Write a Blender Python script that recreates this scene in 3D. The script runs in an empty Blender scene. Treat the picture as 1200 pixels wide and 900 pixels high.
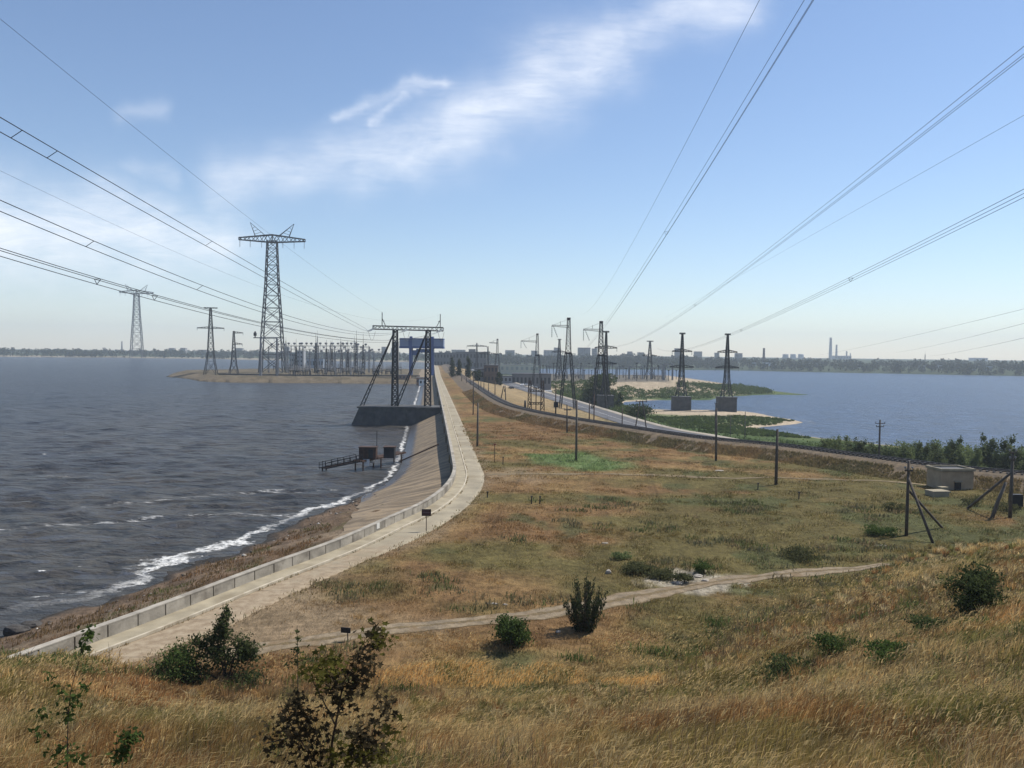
import bpy, math, random
import numpy as np
rng = np.random.default_rng(7)
random.seed(7)
R_ = math.radians

# ------------------------------------------------------------------ camera, sky, sun, exposure
sc = bpy.context.scene
EYE = 16.0
FPX = 960.0                                   # focal length in pixels of the 1200 px wide photograph
PITCH, ROLL = math.atan(36.5 / FPX), math.atan(13.5 / 1200)
_f = np.array([0, math.cos(PITCH), -math.sin(PITCH)])
_r0 = np.array([1., 0, 0]); _u0 = np.array([0, math.sin(PITCH), math.cos(PITCH)])
_r = math.cos(ROLL) * _r0 + math.sin(ROLL) * _u0
_u = -math.sin(ROLL) * _r0 + math.cos(ROLL) * _u0
cam = bpy.data.cameras.new('camera'); cam_o = bpy.data.objects.new('camera', cam)
sc.collection.objects.link(cam_o); sc.camera = cam_o
import mathutils
M4 = mathutils.Matrix([[_r[0], _u[0], -_f[0], 0], [_r[1], _u[1], -_f[1], 0], [_r[2], _u[2], -_f[2], EYE], [0, 0, 0, 1]])
cam_o.matrix_world = M4
cam.sensor_width = 36; cam.lens = 36 * FPX / 1200; cam.clip_start = 0.1; cam.clip_end = 30000

SUN_EL, SUN_AZ = 55.0, 62.0                   # azimuth from +Y towards +X
sun = bpy.data.lights.new('sun', 'SUN'); sun.energy = 4.0; sun.angle = R_(0.53); sun.color = (1, .95, .87)
sun_o = bpy.data.objects.new('sun', sun); sc.collection.objects.link(sun_o)
sd_ = mathutils.Vector((math.sin(R_(SUN_AZ)) * math.cos(R_(SUN_EL)), math.cos(R_(SUN_AZ)) * math.cos(R_(SUN_EL)), math.sin(R_(SUN_EL))))
sun_o.rotation_euler = sd_.to_track_quat('Z', 'Y').to_euler()
sun_o.location = (0, 0, 300)

sc.view_settings.view_transform = 'Standard'; sc.view_settings.look = 'None'
sc.view_settings.exposure = 0.52; sc.view_settings.gamma = 1.0; sc.view_settings.use_curve_mapping = False
sc.cycles.max_bounces = 6; sc.cycles.diffuse_bounces = 2; sc.cycles.glossy_bounces = 2
sc.cycles.transmission_bounces = 4; sc.cycles.transparent_max_bounces = 8; sc.cycles.volume_bounces = 0
sc.cycles.caustics_reflective = False; sc.cycles.caustics_refractive = False
sc.cycles.use_denoising = True

def ray(px, py):
    d = _f * FPX + _r * (px - 600) - _u * (py - 450)
    return d / np.linalg.norm(d)

class NT:
    """tiny helper to write node expressions"""
    def __init__(s, tree): s.t = tree; s.n = tree.nodes; s.l = tree.links
    def node(s, typ, **kw):
        n = s.n.new(typ)
        for k, v in kw.items(): setattr(n, k, v)
        return n
    def put(s, sock, v):
        if isinstance(v, bpy.types.NodeSocket): s.l.new(v, sock)
        else: sock.default_value = v
    def m(s, op, a, b=None, c=None, clamp=False):
        n = s.node('ShaderNodeMath', operation=op, use_clamp=clamp)
        for i, v in enumerate((a, b, c)):
            if v is not None: s.put(n.inputs[i], v)
        return n.outputs[0]
    def mix(s, f, a, b):
        n = s.node('ShaderNodeMix', data_type='RGBA')
        s.put(n.inputs[0], f); s.put(n.inputs[6], a); s.put(n.inputs[7], b)
        return n.outputs[2]
    def noise(s, vec, scale, detail=4, rough=.55, dist=0.0):
        n = s.node('ShaderNodeTexNoise')
        if vec is not None: s.l.new(vec, n.inputs['Vector'])
        n.inputs['Scale'].default_value = scale; n.inputs['Detail'].default_value = detail
        n.inputs['Roughness'].default_value = rough; n.inputs['Distortion'].default_value = dist
        return n.outputs['Fac']
    def ramp(s, v, lo, hi):                      # smoothstep lo..hi
        n = s.node('ShaderNodeMapRange', interpolation_type='SMOOTHSTEP')
        s.put(n.inputs['Value'], v); n.inputs['From Min'].default_value = lo; n.inputs['From Max'].default_value = hi
        return n.outputs['Result']
    def mapping(s, vec, scale=(1, 1, 1), rot=(0, 0, 0)):
        n = s.node('ShaderNodeMapping'); s.l.new(vec, n.inputs['Vector'])
        n.inputs['Scale'].default_value = scale; n.inputs['Rotation'].default_value = rot
        return n.outputs['Vector']

world = bpy.data.worlds.new('World'); sc.world = world; world.use_nodes = True
wt = NT(world.node_tree); wt.n.clear()
w_out = wt.node('ShaderNodeOutputWorld'); w_bg = wt.node('ShaderNodeBackground')
sky = wt.node('ShaderNodeTexSky', sky_type='NISHITA'); sky.sun_disc = False
sky.sun_elevation = R_(SUN_EL); sky.sun_rotation = R_(SUN_AZ); sky.altitude = 100
sky.air_density = 1.0; sky.dust_density = .15; sky.ozone_density = 2.2
tc = wt.node('ShaderNodeTexCoord')
sep = wt.node('ShaderNodeSeparateXYZ'); wt.l.new(tc.outputs['Generated'], sep.inputs[0])
ysafe = wt.m('MAXIMUM', sep.outputs[1], 0.05)
U = wt.m('DIVIDE', sep.outputs[0], ysafe); V = wt.m('DIVIDE', sep.outputs[2], ysafe)
cmb = wt.node('ShaderNodeCombineXYZ'); wt.l.new(U, cmb.inputs[0]); wt.l.new(V, cmb.inputs[1])
P2 = cmb.outputs[0]
warp = wt.node('ShaderNodeTexNoise'); wt.l.new(P2, warp.inputs['Vector']); warp.inputs['Scale'].default_value = 9; warp.inputs['Detail'].default_value = 5
wsep = wt.node('ShaderNodeSeparateColor'); wt.l.new(warp.outputs['Color'], wsep.inputs[0])
Uw = wt.m('MULTIPLY_ADD', wt.m('SUBTRACT', wsep.outputs[0], .5), .11, U)
Vw = wt.m('MULTIPLY_ADD', wt.m('SUBTRACT', wsep.outputs[1], .5), .09, V)
def uv(px, py):
    d = ray(px, py); return d[0] / d[1], d[2] / d[1]
def seg(p, q, w, s):
    (u0, v0), (u1, v1) = uv(*p), uv(*q); w = w / FPX
    du, dv = u1 - u0, v1 - v0; L2 = du * du + dv * dv
    a = wt.m('MULTIPLY', wt.m('SUBTRACT', Uw, u0), du / L2)
    t = wt.m('ADD', a, wt.m('MULTIPLY', wt.m('SUBTRACT', Vw, v0), dv / L2), clamp=True)
    ex = wt.m('SUBTRACT', wt.m('SUBTRACT', Uw, u0), wt.m('MULTIPLY', t, du))
    ey = wt.m('SUBTRACT', wt.m('SUBTRACT', Vw, v0), wt.m('MULTIPLY', t, dv))
    d2 = wt.m('ADD', wt.m('MULTIPLY', ex, ex), wt.m('MULTIPLY', ey, ey))
    g = wt.m('EXPONENT', wt.m('MULTIPLY', d2, -1.0 / (w * w)))
    return wt.m('MULTIPLY', g, s)
band = None
for p, q, w, s in [((270, 208), (420, 188), 34, .62), ((420, 188), (560, 150), 36, .78), ((540, 140), (640, 92), 42, .85),
                   ((640, 90), (730, 48), 34, .78), ((720, 45), (850, -10), 30, .6), ((380, 205), (480, 200), 14, .3),
                   ((500, 180), (590, 165), 8, .25), ((-40, 255), (110, 262), 48, .78), ((110, 262), (265, 275), 32, .78),
                   ((60, 290), (190, 300), 22, .38), ((160, 200), (190, 205), 14, .25)]:
    g = seg(p, q, w, s); band = g if band is None else wt.m('MAXIMUM', band, g)
thin = None
for p, q, w, s in [((388, 136), (440, 120), 8, .5), ((440, 143), (480, 112), 7, .55), ((440, 120), (490, 100), 11, .38),
                   ((480, 98), (525, 84), 7, .5), ((150, 130), (180, 128), 12, .32), ((-20, 300), (200, 330), 64, .36)]:
    g = seg(p, q, w, s); thin = g if thin is None else wt.m('MAXIMUM', thin, g)
st1 = wt.noise(wt.mapping(P2, (5, 22, 1), (0, 0, R_(-24))), 1.6, 10, .68, .8); st3 = wt.noise(wt.mapping(P2, (9, 60, 1), (0, 0, R_(-34))), 1.5, 8, .7, 1.2)
st2 = wt.noise(P2, 7, 7, .6, .8)
tex = wt.m('ADD', wt.m('ADD', wt.m('MULTIPLY', wt.ramp(st1, .22, .78), .5), wt.m('MULTIPLY', wt.ramp(st2, .25, .75), .32)), .14); tex = wt.m('ADD', tex, wt.m('MULTIPLY', wt.ramp(st3, .25, .75), .22))
cl = wt.m('ADD', wt.m('MULTIPLY', band, tex), wt.m('MULTIPLY', thin, wt.m('MULTIPLY', tex, .95)), clamp=True)
cl = wt.m('MULTIPLY', cl, wt.m('GREATER_THAN', sep.outputs[1], .08))
tint = wt.node('ShaderNodeMix', data_type='RGBA', blend_type='MULTIPLY'); tint.inputs[0].default_value = 1
wt.l.new(sky.outputs[0], tint.inputs[6]); tint.inputs[7].default_value = (.98, .98, 1.02, 1)
SKY_STRENGTH = 0.095
skyc = wt.mix(wt.m('MULTIPLY', cl, .85), tint.outputs[2], (8.6, 8.8, 9.2, 1))
wt.l.new(skyc, w_bg.inputs['Color']); w_bg.inputs['Strength'].default_value = SKY_STRENGTH
wt.l.new(w_bg.outputs[0], w_out.inputs['Surface'])

# ------------------------------------------------------------------ numeric helpers
def at(px, py, z):
    """point where the sight line through a photo pixel meets height z"""
    d = ray(px, py); t = (z - EYE) / d[2]
    return np.array([d[0] * t, d[1] * t])
def vnoise(x, y, seed=0):
    x = np.asarray(x, float); y = np.asarray(y, float)
    ix = np.floor(x).astype(np.int64); iy = np.floor(y).astype(np.int64)
    fx = x - ix; fy = y - iy; fx = fx * fx * (3 - 2 * fx); fy = fy * fy * (3 - 2 * fy)
    def h(a, b):
        k = (a * 374761393 + b * 668265263 + seed * 974634777) & 0xffffffff
        k = ((k ^ (k >> 13)) * 1274126177) & 0xffffffff
        k = ((k ^ (k >> 16)) * 2246822519) & 0xffffffff
        return ((k ^ (k >> 15)) & 0xffffff) / float(0xffffff)
    a, b, c, d = h(ix, iy), h(ix + 1, iy), h(ix, iy + 1), h(ix + 1, iy + 1)
    return (a * (1 - fx) + b * fx) * (1 - fy) + (c * (1 - fx) + d * fx) * fy
def fbm(x, y, seed=0, oct=4):
    s = 0; a = .5; n = 0
    for i in range(oct):
        s = s + a * vnoise(np.asarray(x) * 2 ** i + 17.3 * i, np.asarray(y) * 2 ** i - 9.1 * i, seed + i); n += a; a *= .5
    return s / n
def sstep(a, b, x):
    t = np.clip((np.asarray(x, float) - a) / (b - a), 0, 1); return t * t * (3 - 2 * t)
def lerp(a, b, t): return a + (b - a) * t
def catmull(pts, n=6):
    P = np.array(pts, float); out = []
    Q = np.vstack([2 * P[0] - P[1], P, 2 * P[-1] - P[-2]])
    for i in range(1, len(Q) - 2):
        for k in range(n):
            t = k / n; a, b, c, d = Q[i - 1], Q[i], Q[i + 1], Q[i + 2]
            out.append(.5 * ((2 * b) + (-a + c) * t + (2 * a - 5 * b + 4 * c - d) * t * t + (-a + 3 * b - 3 * c + d) * t ** 3))
    out.append(P[-1]); return np.array(out)
def resample(P, step):
    """step: function of arc position -> spacing, or number"""
    P = np.asarray(P, float); d = np.r_[0, np.cumsum(np.linalg.norm(np.diff(P[:, :2], axis=0), axis=1))]
    s = [0.0]
    while s[-1] < d[-1]:
        x = np.interp(s[-1], d, P[:, 0]); y = np.interp(s[-1], d, P[:, 1])
        s.append(s[-1] + (step(math.hypot(x, y)) if callable(step) else step))
    s = np.array(s[:-1] + [d[-1]])
    return np.stack([np.interp(s, d, P[:, k]) for k in range(P.shape[1])], 1)
def normals2(P):
    T = np.gradient(P[:, :2], axis=0); T /= np.linalg.norm(T, axis=1)[:, None] + 1e-9
    return np.stack([-T[:, 1], T[:, 0]], 1)          # points to the left of travel
def poly_sd(P, x, y):
    """signed distance to an open polyline, positive on the left of its direction"""
    best = np.full(x.shape, 1e18); sg = np.ones(x.shape)
    for a, b in zip(P[:-1], P[1:]):
        ex, ey = b[0] - a[0], b[1] - a[1]; L2 = ex * ex + ey * ey
        wx, wy = x - a[0], y - a[1]
        t = np.clip((wx * ex + wy * ey) / L2, 0, 1)
        dx, dy = wx - t * ex, wy - t * ey; d2 = dx * dx + dy * dy
        m = d2 < best; best = np.where(m, d2, best); sg = np.where(m, np.sign(ex * wy - ey * wx), sg)
    return np.sqrt(best) * np.where(sg == 0, 1, sg)
def region_sd(P, x, y):
    """signed distance to a closed polygon, positive inside"""
    P = np.asarray(P); best = np.full(x.shape, 1e18); ins = np.zeros(x.shape, bool)
    for a, b in zip(P, np.roll(P, -1, axis=0)):
        ex, ey = b[0] - a[0], b[1] - a[1]; L2 = ex * ex + ey * ey + 1e-12
        wx, wy = x - a[0], y - a[1]
        t = np.clip((wx * ex + wy * ey) / L2, 0, 1)
        dx, dy = wx - t * ex, wy - t * ey; best = np.minimum(best, dx * dx + dy * dy)
        c = ((a[1] > y) != (b[1] > y)) & (x < ex * (y - a[1]) / (ey if abs(ey) > 1e-9 else 1e-9) + a[0])
        ins ^= c
    return np.where(ins, 1, -1) * np.sqrt(best)

# ------------------------------------------------------------------ plan of the place (metres; camera at the origin, looking along +Y)
UP_Z, DN_Z = -5.0, -12.0                       # reservoir above the dam, river below it
WALL_PTS = [(-62, -20), (-38, 10), (-27.6, 31)] + [tuple(at(px, py, 0)) for px, py in
            [(20, 790), (140, 745), (200, 722), (250, 702), (313, 677), (400, 644), (460, 616), (500, 597), (525, 577), (534, 560),
             (533, 545), (526, 510), (519, 478), (513, 452)]] + [(-50.3, 539), (-71, 753), (-157, 1640), (-190, 2000)]
WALL = catmull(WALL_PTS, 3)
ROADR_PTS = [at(px, py, 0) for px, py in [(165, 771), (210, 754), (260, 735), (330, 700), (400, 667), (500, 625), (547, 590), (565, 560), (558, 540), (538, 500), (526, 470), (517, 447)]]
RAIL_B = [(175, 48), (110, 72)] + [tuple(at(px, py, 0)) for px, py in [(1200, 577), (1000, 552), (900, 537), (800, 526), (700, 509), (650, 500), (600, 489), (570, 478), (550, 462), (535, 447)]] + [(-46, 600), (-63, 760), (-147, 1640), (-180, 2000)]
RAIL_B = catmull(RAIL_B, 4)
_n = normals2(RAIL_B); RAIL = RAIL_B - _n * 5.0     # centreline of the embankment lies behind its near foot
HW_Z = [(-9.5, 60), (-9, 105), (-8, 165), (-7, 200), (-6.4, 216), (-6, 230), (-5.5, 252), (-4.5, 287), (-4, 344), (-3, 421), (-2, 514), (-2, 2000)]
HWY_PTS = [(215, 75), (135, 118), (82, 170), (62, 200)] + [tuple(at(px, py, z)) for px, py, z in [(820, 511, -6), (780, 504, -5.6), (740, 494.5, -5.2), (700, 482.5, -4.5), (660, 469.5, -4), (620, 457, -3), (590, 447, -2)]] + [(-20, 640), (-45, 900), (-115, 1640)]
HWY = catmull(HWY_PTS, 3)
LDN = [(220, -60), (190, 60), (160, 150)] + [tuple(at(px, py, DN_Z)) for px, py in [(1200, 548), (1120, 533), (1050, 523), (985, 515), (963, 513.5), (925, 508), (900, 504.5), (882, 502), (905, 500), (930, 498), (945, 495.5), (932, 492), (905, 488), (893, 485), (870, 482), (830, 480.5), (785, 480.5), (740, 479), (728, 475), (733, 471), (770, 469), (830, 469), (850, 465), (900, 462.5), (955, 463.5), (905, 458), (870, 453), (820, 450.5), (795, 446.5), (785, 443)]] + [(40, 1010), (-60, 1100), (-400, 1100), (-400, -60)]
SPIT = [tuple(at(px, py, UP_Z)) for px, py in [(220, 444), (232, 447), (262, 448.3), (330, 449), (420, 449.6), (497, 450.3)]] + [(-45, 560), (-75, 860), (-165, 860), (-250, 800), (-290, 700), (-262, 620)]
PLAT = [tuple(at(px, py, -4)) for px, py in [(590, 452), (640, 450), (700, 448), (740, 447), (783, 447)]] + [(150, 800), (20, 800), (-10, 700)]
FAR_UP = np.array([(-6000, 1500), (-1300, 1740), (-1000, 1790), (-730, 1830), (-480, 1700), (-150, 1640), (0, 1500)])
FAR_DN = np.array([(-160, 1640), (-60, 1480), (0, 1460), (400, 1520), (620, 1400), (810, 1300), (1200, 1180), (2200, 1000), (6000, 700)])
ROADR = catmull([(-30, 18), (-23.5, 34)] + ROADR_PTS + [(-47.5, 539), (-67, 753), (-153, 1640)], 4)
TRACK = catmull([at(px, py, 0) for px, py in [(262, 768), (320, 757), (390, 749), (450, 741), (560, 728), (640, 721), (720, 706), (800, 689), (860, 678.5), (940, 670.5), (1010, 666.5), (1040, 665.5)]], 5)

def hill_base(x):
    return np.interp(x, [-60, -21, -14, 0, 8, 16, 24, 28, 34, 60, 120], [50, 42, 38, 37, 41, 50, 58, 63, 68, 80, 100])
def H(x, y, rough=True):
    x = np.atleast_1d(np.asarray(x, float)); y = np.atleast_1d(np.asarray(y, float))
    sw = poly_sd(WALL, x, y); sr = -poly_sd(RAIL, x, y); sh = -poly_sd(HWY, x, y)
    n = fbm(x / 9, y / 9, 3) - .5; n2 = fbm(x / 2.2, y / 2.2, 5, 3) - .5
    calm = sstep(6, 14, -sw) * sstep(7, 11, np.abs(sr))
    z = (n * .55 + n2 * .12) * calm * (sr < 8)
    # --- downstream side
    hz = np.interp(-y, [-p[1] for p in HW_Z][::-1], [p[0] for p in HW_Z][::-1])
    fr = np.clip((sr - 4) / (np.maximum(sr - 4, 0) + np.maximum(-sh - 6, 0) + 1e-6), 0, 1)
    zb = np.where(sr > 4, hz * fr * fr * (3 - 2 * fr), z)
    zb = np.where((sr > 4) & (sh > 6), hz - .38 * (sh - 6) - 0 * n, zb)
    dl = region_sd(LDN, x, y)
    nz = fbm(x / 14, y / 14, 9)
    dl = dl + (nz - .5) * 6 * sstep(0, 60, sr)
    zl = np.where(dl > 0, DN_Z + np.minimum(dl * .07, 1.0 + nz * .8), DN_Z + np.maximum(dl * .12, -4))
    pl = region_sd(PLAT, x, y)
    zl = np.maximum(zl, -4.0 + np.minimum(pl, 0) * .13)
    z = np.where(sr > 4, np.maximum(zb, zl), z)
    # --- lake side
    slope = lerp(.192, .46, sstep(92, 150, y))
    near = sstep(150, 95, y)
    bz = -1.2 - slope * np.maximum(sw - .5, 0) + (n * .9 + n2 * .5) * near * sstep(3, 9, sw)
    bz = np.where(near > .5, np.maximum(bz, bz), bz)
    zl2 = np.maximum(bz, -9.0)
    sp = region_sd(SPIT, x, y) + (fbm(x / 20, y / 20, 21) - .5) * 5
    zl2 = np.maximum(zl2, np.where(sp > 0, UP_Z + np.minimum(sp * .26, 3.3), -9))
    z = np.where(sw > .4, zl2, z)
    # --- far shores
    fu = y - np.interp(x, FAR_UP[:, 0], FAR_UP[:, 1]) + (fbm(x / 60, y / 60, 31) - .5) * 30
    z = np.where((sw > 0) & (fu > -60), np.maximum(z, UP_Z + np.minimum(fu * .05, 5 + fu * .006)), z)
    fd = y - np.interp(x, FAR_DN[:, 0], FAR_DN[:, 1]) + (fbm(x / 60, y / 60, 33) - .5) * 30
    z = np.where((sw <= 0) & (fd > -60), np.maximum(z, DN_Z + np.minimum(fd * .09, 6 + fd * .01)), z)
    z = np.minimum(z, np.where(y > 1000, 6, 99))
    # --- beds under the roads
    sR = poly_sd(ROADR, x, y)
    inr = (sw < .4) & (sR > -.3)
    z = np.where(inr, -.07, z)
    z = np.where((np.abs(sh) < 6) & (sr > 4), hz - .15, z)
    # --- the hill the picture is taken from
    s = y / hill_base(x)
    s = np.maximum(s, 0)
    hl = 14.4 * np.clip(1 - s, 0, 1) ** 1.12
    hl = hl + (fbm(x / 7, y / 7, 11) - .5) * 1.3 * sstep(0, 1.5, hl) * sstep(3, 10, np.hypot(x, y)) + 1.2 * sstep(14, 30, x) * sstep(0, 3, hl) * (fbm(x / 12, y / 12, 41))
    hl = hl + .9 * np.exp(-((x - 19) ** 2 + (y - 27) ** 2) / 60)
    hl *= sstep(9, -3, sw)
    return np.where(hl > .02, np.maximum(z, 0) + hl, z)
def Hs(x, y): return float(H(x, y)[0])
def hit(px, py, lo=3, hi=1900):
    """first point of the ground on the sight line through a photo pixel"""
    d = ray(px, py); t = np.geomspace(lo, hi, 900); x, y, z = d[0] * t, d[1] * t, EYE + d[2] * t
    u = z - H(x, y); k = np.where(u < 0)[0]
    if len(k) == 0: raise ValueError('no ground at %s,%s' % (px, py))
    i = max(k[0], 1); a = u[i - 1] / (u[i - 1] - u[i] + 1e-9); tt = t[i - 1] + a * (t[i] - t[i - 1])
    x, y = d[0] * tt, d[1] * tt
    return np.array([x, y, Hs(x, y)])
def col_at(px, dist, base_py=430):
    """ground point at a distance along the sight column of a photo pixel"""
    d = ray(px, base_py); t = dist / d[1]; x, y = d[0] * t, dist
    return np.array([x, y, Hs(x, y)])
def top(P, px, py):
    """height reached at P by the sight line through a pixel"""
    d = ray(px, py); return EYE + d[2] / d[1] * P[1]

# ------------------------------------------------------------------ scene helpers
COL = sc.collection
def put_tags(o, label=None, cat=None, group=None, kind=None):
    for k, v in (('label', label), ('category', cat), ('group', group), ('kind', kind)):
        if v: o[k] = v
    return o
class MB:
    def __init__(s): s.v = []; s.f = []
    def add(s, verts, faces):
        b = len(s.v); s.v.extend([tuple(map(float, p)) for p in verts]); s.f.extend([tuple(i + b for i in f) for f in faces])
    def box(s, c, d, rz=0.0):
        cx, cy, cz = c; hx, hy, hz = d[0] / 2, d[1] / 2, d[2] / 2; ca, sa = math.cos(rz), math.sin(rz); P = []
        for z in (-hz, hz):
            for x, y in ((-hx, -hy), (hx, -hy), (hx, hy), (-hx, hy)): P.append((cx + x * ca - y * sa, cy + x * sa + y * ca, cz + z))
        s.add(P, [(3, 2, 1, 0), (4, 5, 6, 7), (0, 1, 5, 4), (1, 2, 6, 5), (2, 3, 7, 6), (3, 0, 4, 7)])
    def bar(s, a, b, t, t2=None):
        a = np.asarray(a, float); b = np.asarray(b, float); d = b - a; L = np.linalg.norm(d)
        if L < 1e-6: return
        d /= L; up = np.array([0, 0, 1.]) if abs(d[2]) < .9 else np.array([1., 0, 0])
        p = np.cross(d, up); p /= np.linalg.norm(p); q = np.cross(d, p)
        t2 = t if t2 is None else t2; P = []
        for c, w in ((a, t / 2), (b, t2 / 2)):
            for i, j in ((-1, -1), (1, -1), (1, 1), (-1, 1)): P.append(c + p * i * w + q * j * w)
        s.add(P, [(3, 2, 1, 0), (4, 5, 6, 7), (0, 1, 5, 4), (1, 2, 6, 5), (2, 3, 7, 6), (3, 0, 4, 7)])
    def tube(s, pts, r, n=6, cap=True):
        pts = np.asarray(pts, float); rr = np.broadcast_to(np.asarray(r, float), (len(pts),)); b = []; P = []
        T = np.gradient(pts, axis=0)
        for c, d, w in zip(pts, T, rr):
            d = d / (np.linalg.norm(d) + 1e-9); up = np.array([0, 0, 1.]) if abs(d[2]) < .9 else np.array([1., 0, 0])
            p = np.cross(d, up); p /= np.linalg.norm(p); q = np.cross(d, p)
            for k in range(n): P.append(c + w * (p * math.cos(2 * math.pi * k / n) + q * math.sin(2 * math.pi * k / n)))
        F = []
        for i in range(len(pts) - 1):
            for k in range(n): F.append((i * n + k, i * n + (k + 1) % n, (i + 1) * n + (k + 1) % n, (i + 1) * n + k))
        if cap: F.append(tuple(range(n - 1, -1, -1))); F.append(tuple((len(pts) - 1) * n + k for k in range(n)))
        s.add(P, F)
    def lathe(s, prof, n=16, c=(0, 0, 0)):
        P = []; F = []
        for r, z in prof:
            for k in range(n): P.append((c[0] + r * math.cos(2 * math.pi * k / n), c[1] + r * math.sin(2 * math.pi * k / n), c[2] + z))
        for i in range(len(prof) - 1):
            for k in range(n): F.append((i * n + k, i * n + (k + 1) % n, (i + 1) * n + (k + 1) % n, (i + 1) * n + k))
        F.append(tuple(range(n - 1, -1, -1))); F.append(tuple((len(prof) - 1) * n + k for k in range(n)))
        s.add(P, F)
    def mesh(s, name):
        me = bpy.data.meshes.new(name); me.from_pydata(s.v, [], s.f); me.update(); return me
def link(name, me, mat, parent=None, loc=None, **tags):
    o = bpy.data.objects.new(name, me); COL.objects.link(o)
    if mat is not None and len(me.materials) == 0: me.materials.append(mat)
    if parent is not None: o.parent = parent
    if loc is not None: o.location = loc
    return put_tags(o, **tags)
def build(mb, name, mat, parent=None, loc=None, smooth=False, **tags):
    me = mb.mesh(name)
    if smooth: me.polygons.foreach_set('use_smooth', [True] * len(me.polygons))
    return link(name, me, mat, parent, loc, **tags)
def np_mesh(name, V, faces, col=None, smooth=False, attrs=None):
    """fast mesh from arrays; faces: list of (M,k) index arrays"""
    me = bpy.data.meshes.new(name); V = np.asarray(V, np.float32)
    me.vertices.add(len(V)); me.vertices.foreach_set('co', V.ravel())
    nl = sum(f.size for f in faces); nf = sum(len(f) for f in faces)
    me.loops.add(nl); me.polygons.add(nf)
    me.loops.foreach_set('vertex_index', np.concatenate([f.ravel() for f in faces]).astype(np.int32))
    tot = np.concatenate([np.full(len(f), f.shape[1]) for f in faces]).astype(np.int32)
    me.polygons.foreach_set('loop_start', np.r_[0, np.cumsum(tot)[:-1]].astype(np.int32))
    me.polygons.foreach_set('loop_total', tot)
    if smooth: me.polygons.foreach_set('use_smooth', np.ones(nf, bool))
    if col is not None:
        a = me.color_attributes.new('col', 'FLOAT_COLOR', 'POINT')
        a.data.foreach_set('color', np.c_[col, np.ones(len(col))].astype(np.float32).ravel())
    for k, v in (attrs or {}).items():
        a = me.attributes.new(k, 'FLOAT', 'POINT'); a.data.foreach_set('value', np.asarray(v, np.float32))
    me.update(calc_edges=True); me.validate(); return me
def thing(name, label, cat, loc=(0, 0, 0), rz=0.0, group=None):
    o = bpy.data.objects.new(name, None); COL.objects.link(o); o.location = loc; o.rotation_euler = (0, 0, rz); o.empty_display_size = .5
    return put_tags(o, label, cat, group)
def copy_tree(o, loc, rz=None, scale=None, label=None, group=None):
    c = o.copy(); COL.objects.link(c); c.location = loc
    if rz is not None: c.rotation_euler = (0, 0, rz)
    if scale is not None: c.scale = (scale,) * 3 if np.isscalar(scale) else scale
    if label: c['label'] = label
    if group: c['group'] = group
    for ch in o.children:
        d = ch.copy(); COL.objects.link(d); d.parent = c
        for g in ch.children:
            e = g.copy(); COL.objects.link(e); e.parent = d
    return c

# ------------------------------------------------------------------ materials
def mat(name, base, rough=.8, var=.25, scale=1.0, bump=0.0, bscale=None, metallic=0.0, dirt=None, obj_var=0.0, spec=.3, detail=6):
    m = bpy.data.materials.new(name); m.use_nodes = True; t = NT(m.node_tree); b = t.n['Principled BSDF']
    co = t.node('ShaderNodeTexCoord').outputs['Object']
    n = t.noise(co, scale, detail, .6)
    lo = tuple(c * (1 - var) for c in base) + (1,); hi = tuple(min(1, c * (1 + var)) for c in base) + (1,)
    c = t.mix(t.ramp(n, .25, .75), lo, hi)
    if dirt:
        c = t.mix(t.m('MULTIPLY', t.ramp(t.noise(co, scale * .37, 5, .65), .5, .68), dirt[1]), c, tuple(dirt[0]) + (1,))
    if obj_var:
        oi = t.node('ShaderNodeObjectInfo'); hs = t.node('ShaderNodeHueSaturation'); t.l.new(c, hs.inputs['Color'])
        t.l.new(t.m('MULTIPLY_ADD', oi.outputs['Random'], obj_var * 2, 1 - obj_var), hs.inputs['Value']); c = hs.outputs[0]
    t.l.new(c, b.inputs['Base Color']); b.inputs['Roughness'].default_value = rough; b.inputs['Metallic'].default_value = metallic
    b.inputs['Specular IOR Level'].default_value = spec
    if bump:
        bp = t.node('ShaderNodeBump'); bp.inputs['Strength'].default_value = 1; bp.inputs['Distance'].default_value = bump
        t.l.new(t.noise(co, bscale or scale * 4, 6, .6), bp.inputs['Height']); t.l.new(bp.outputs[0], b.inputs['Normal'])
    return m
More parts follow.
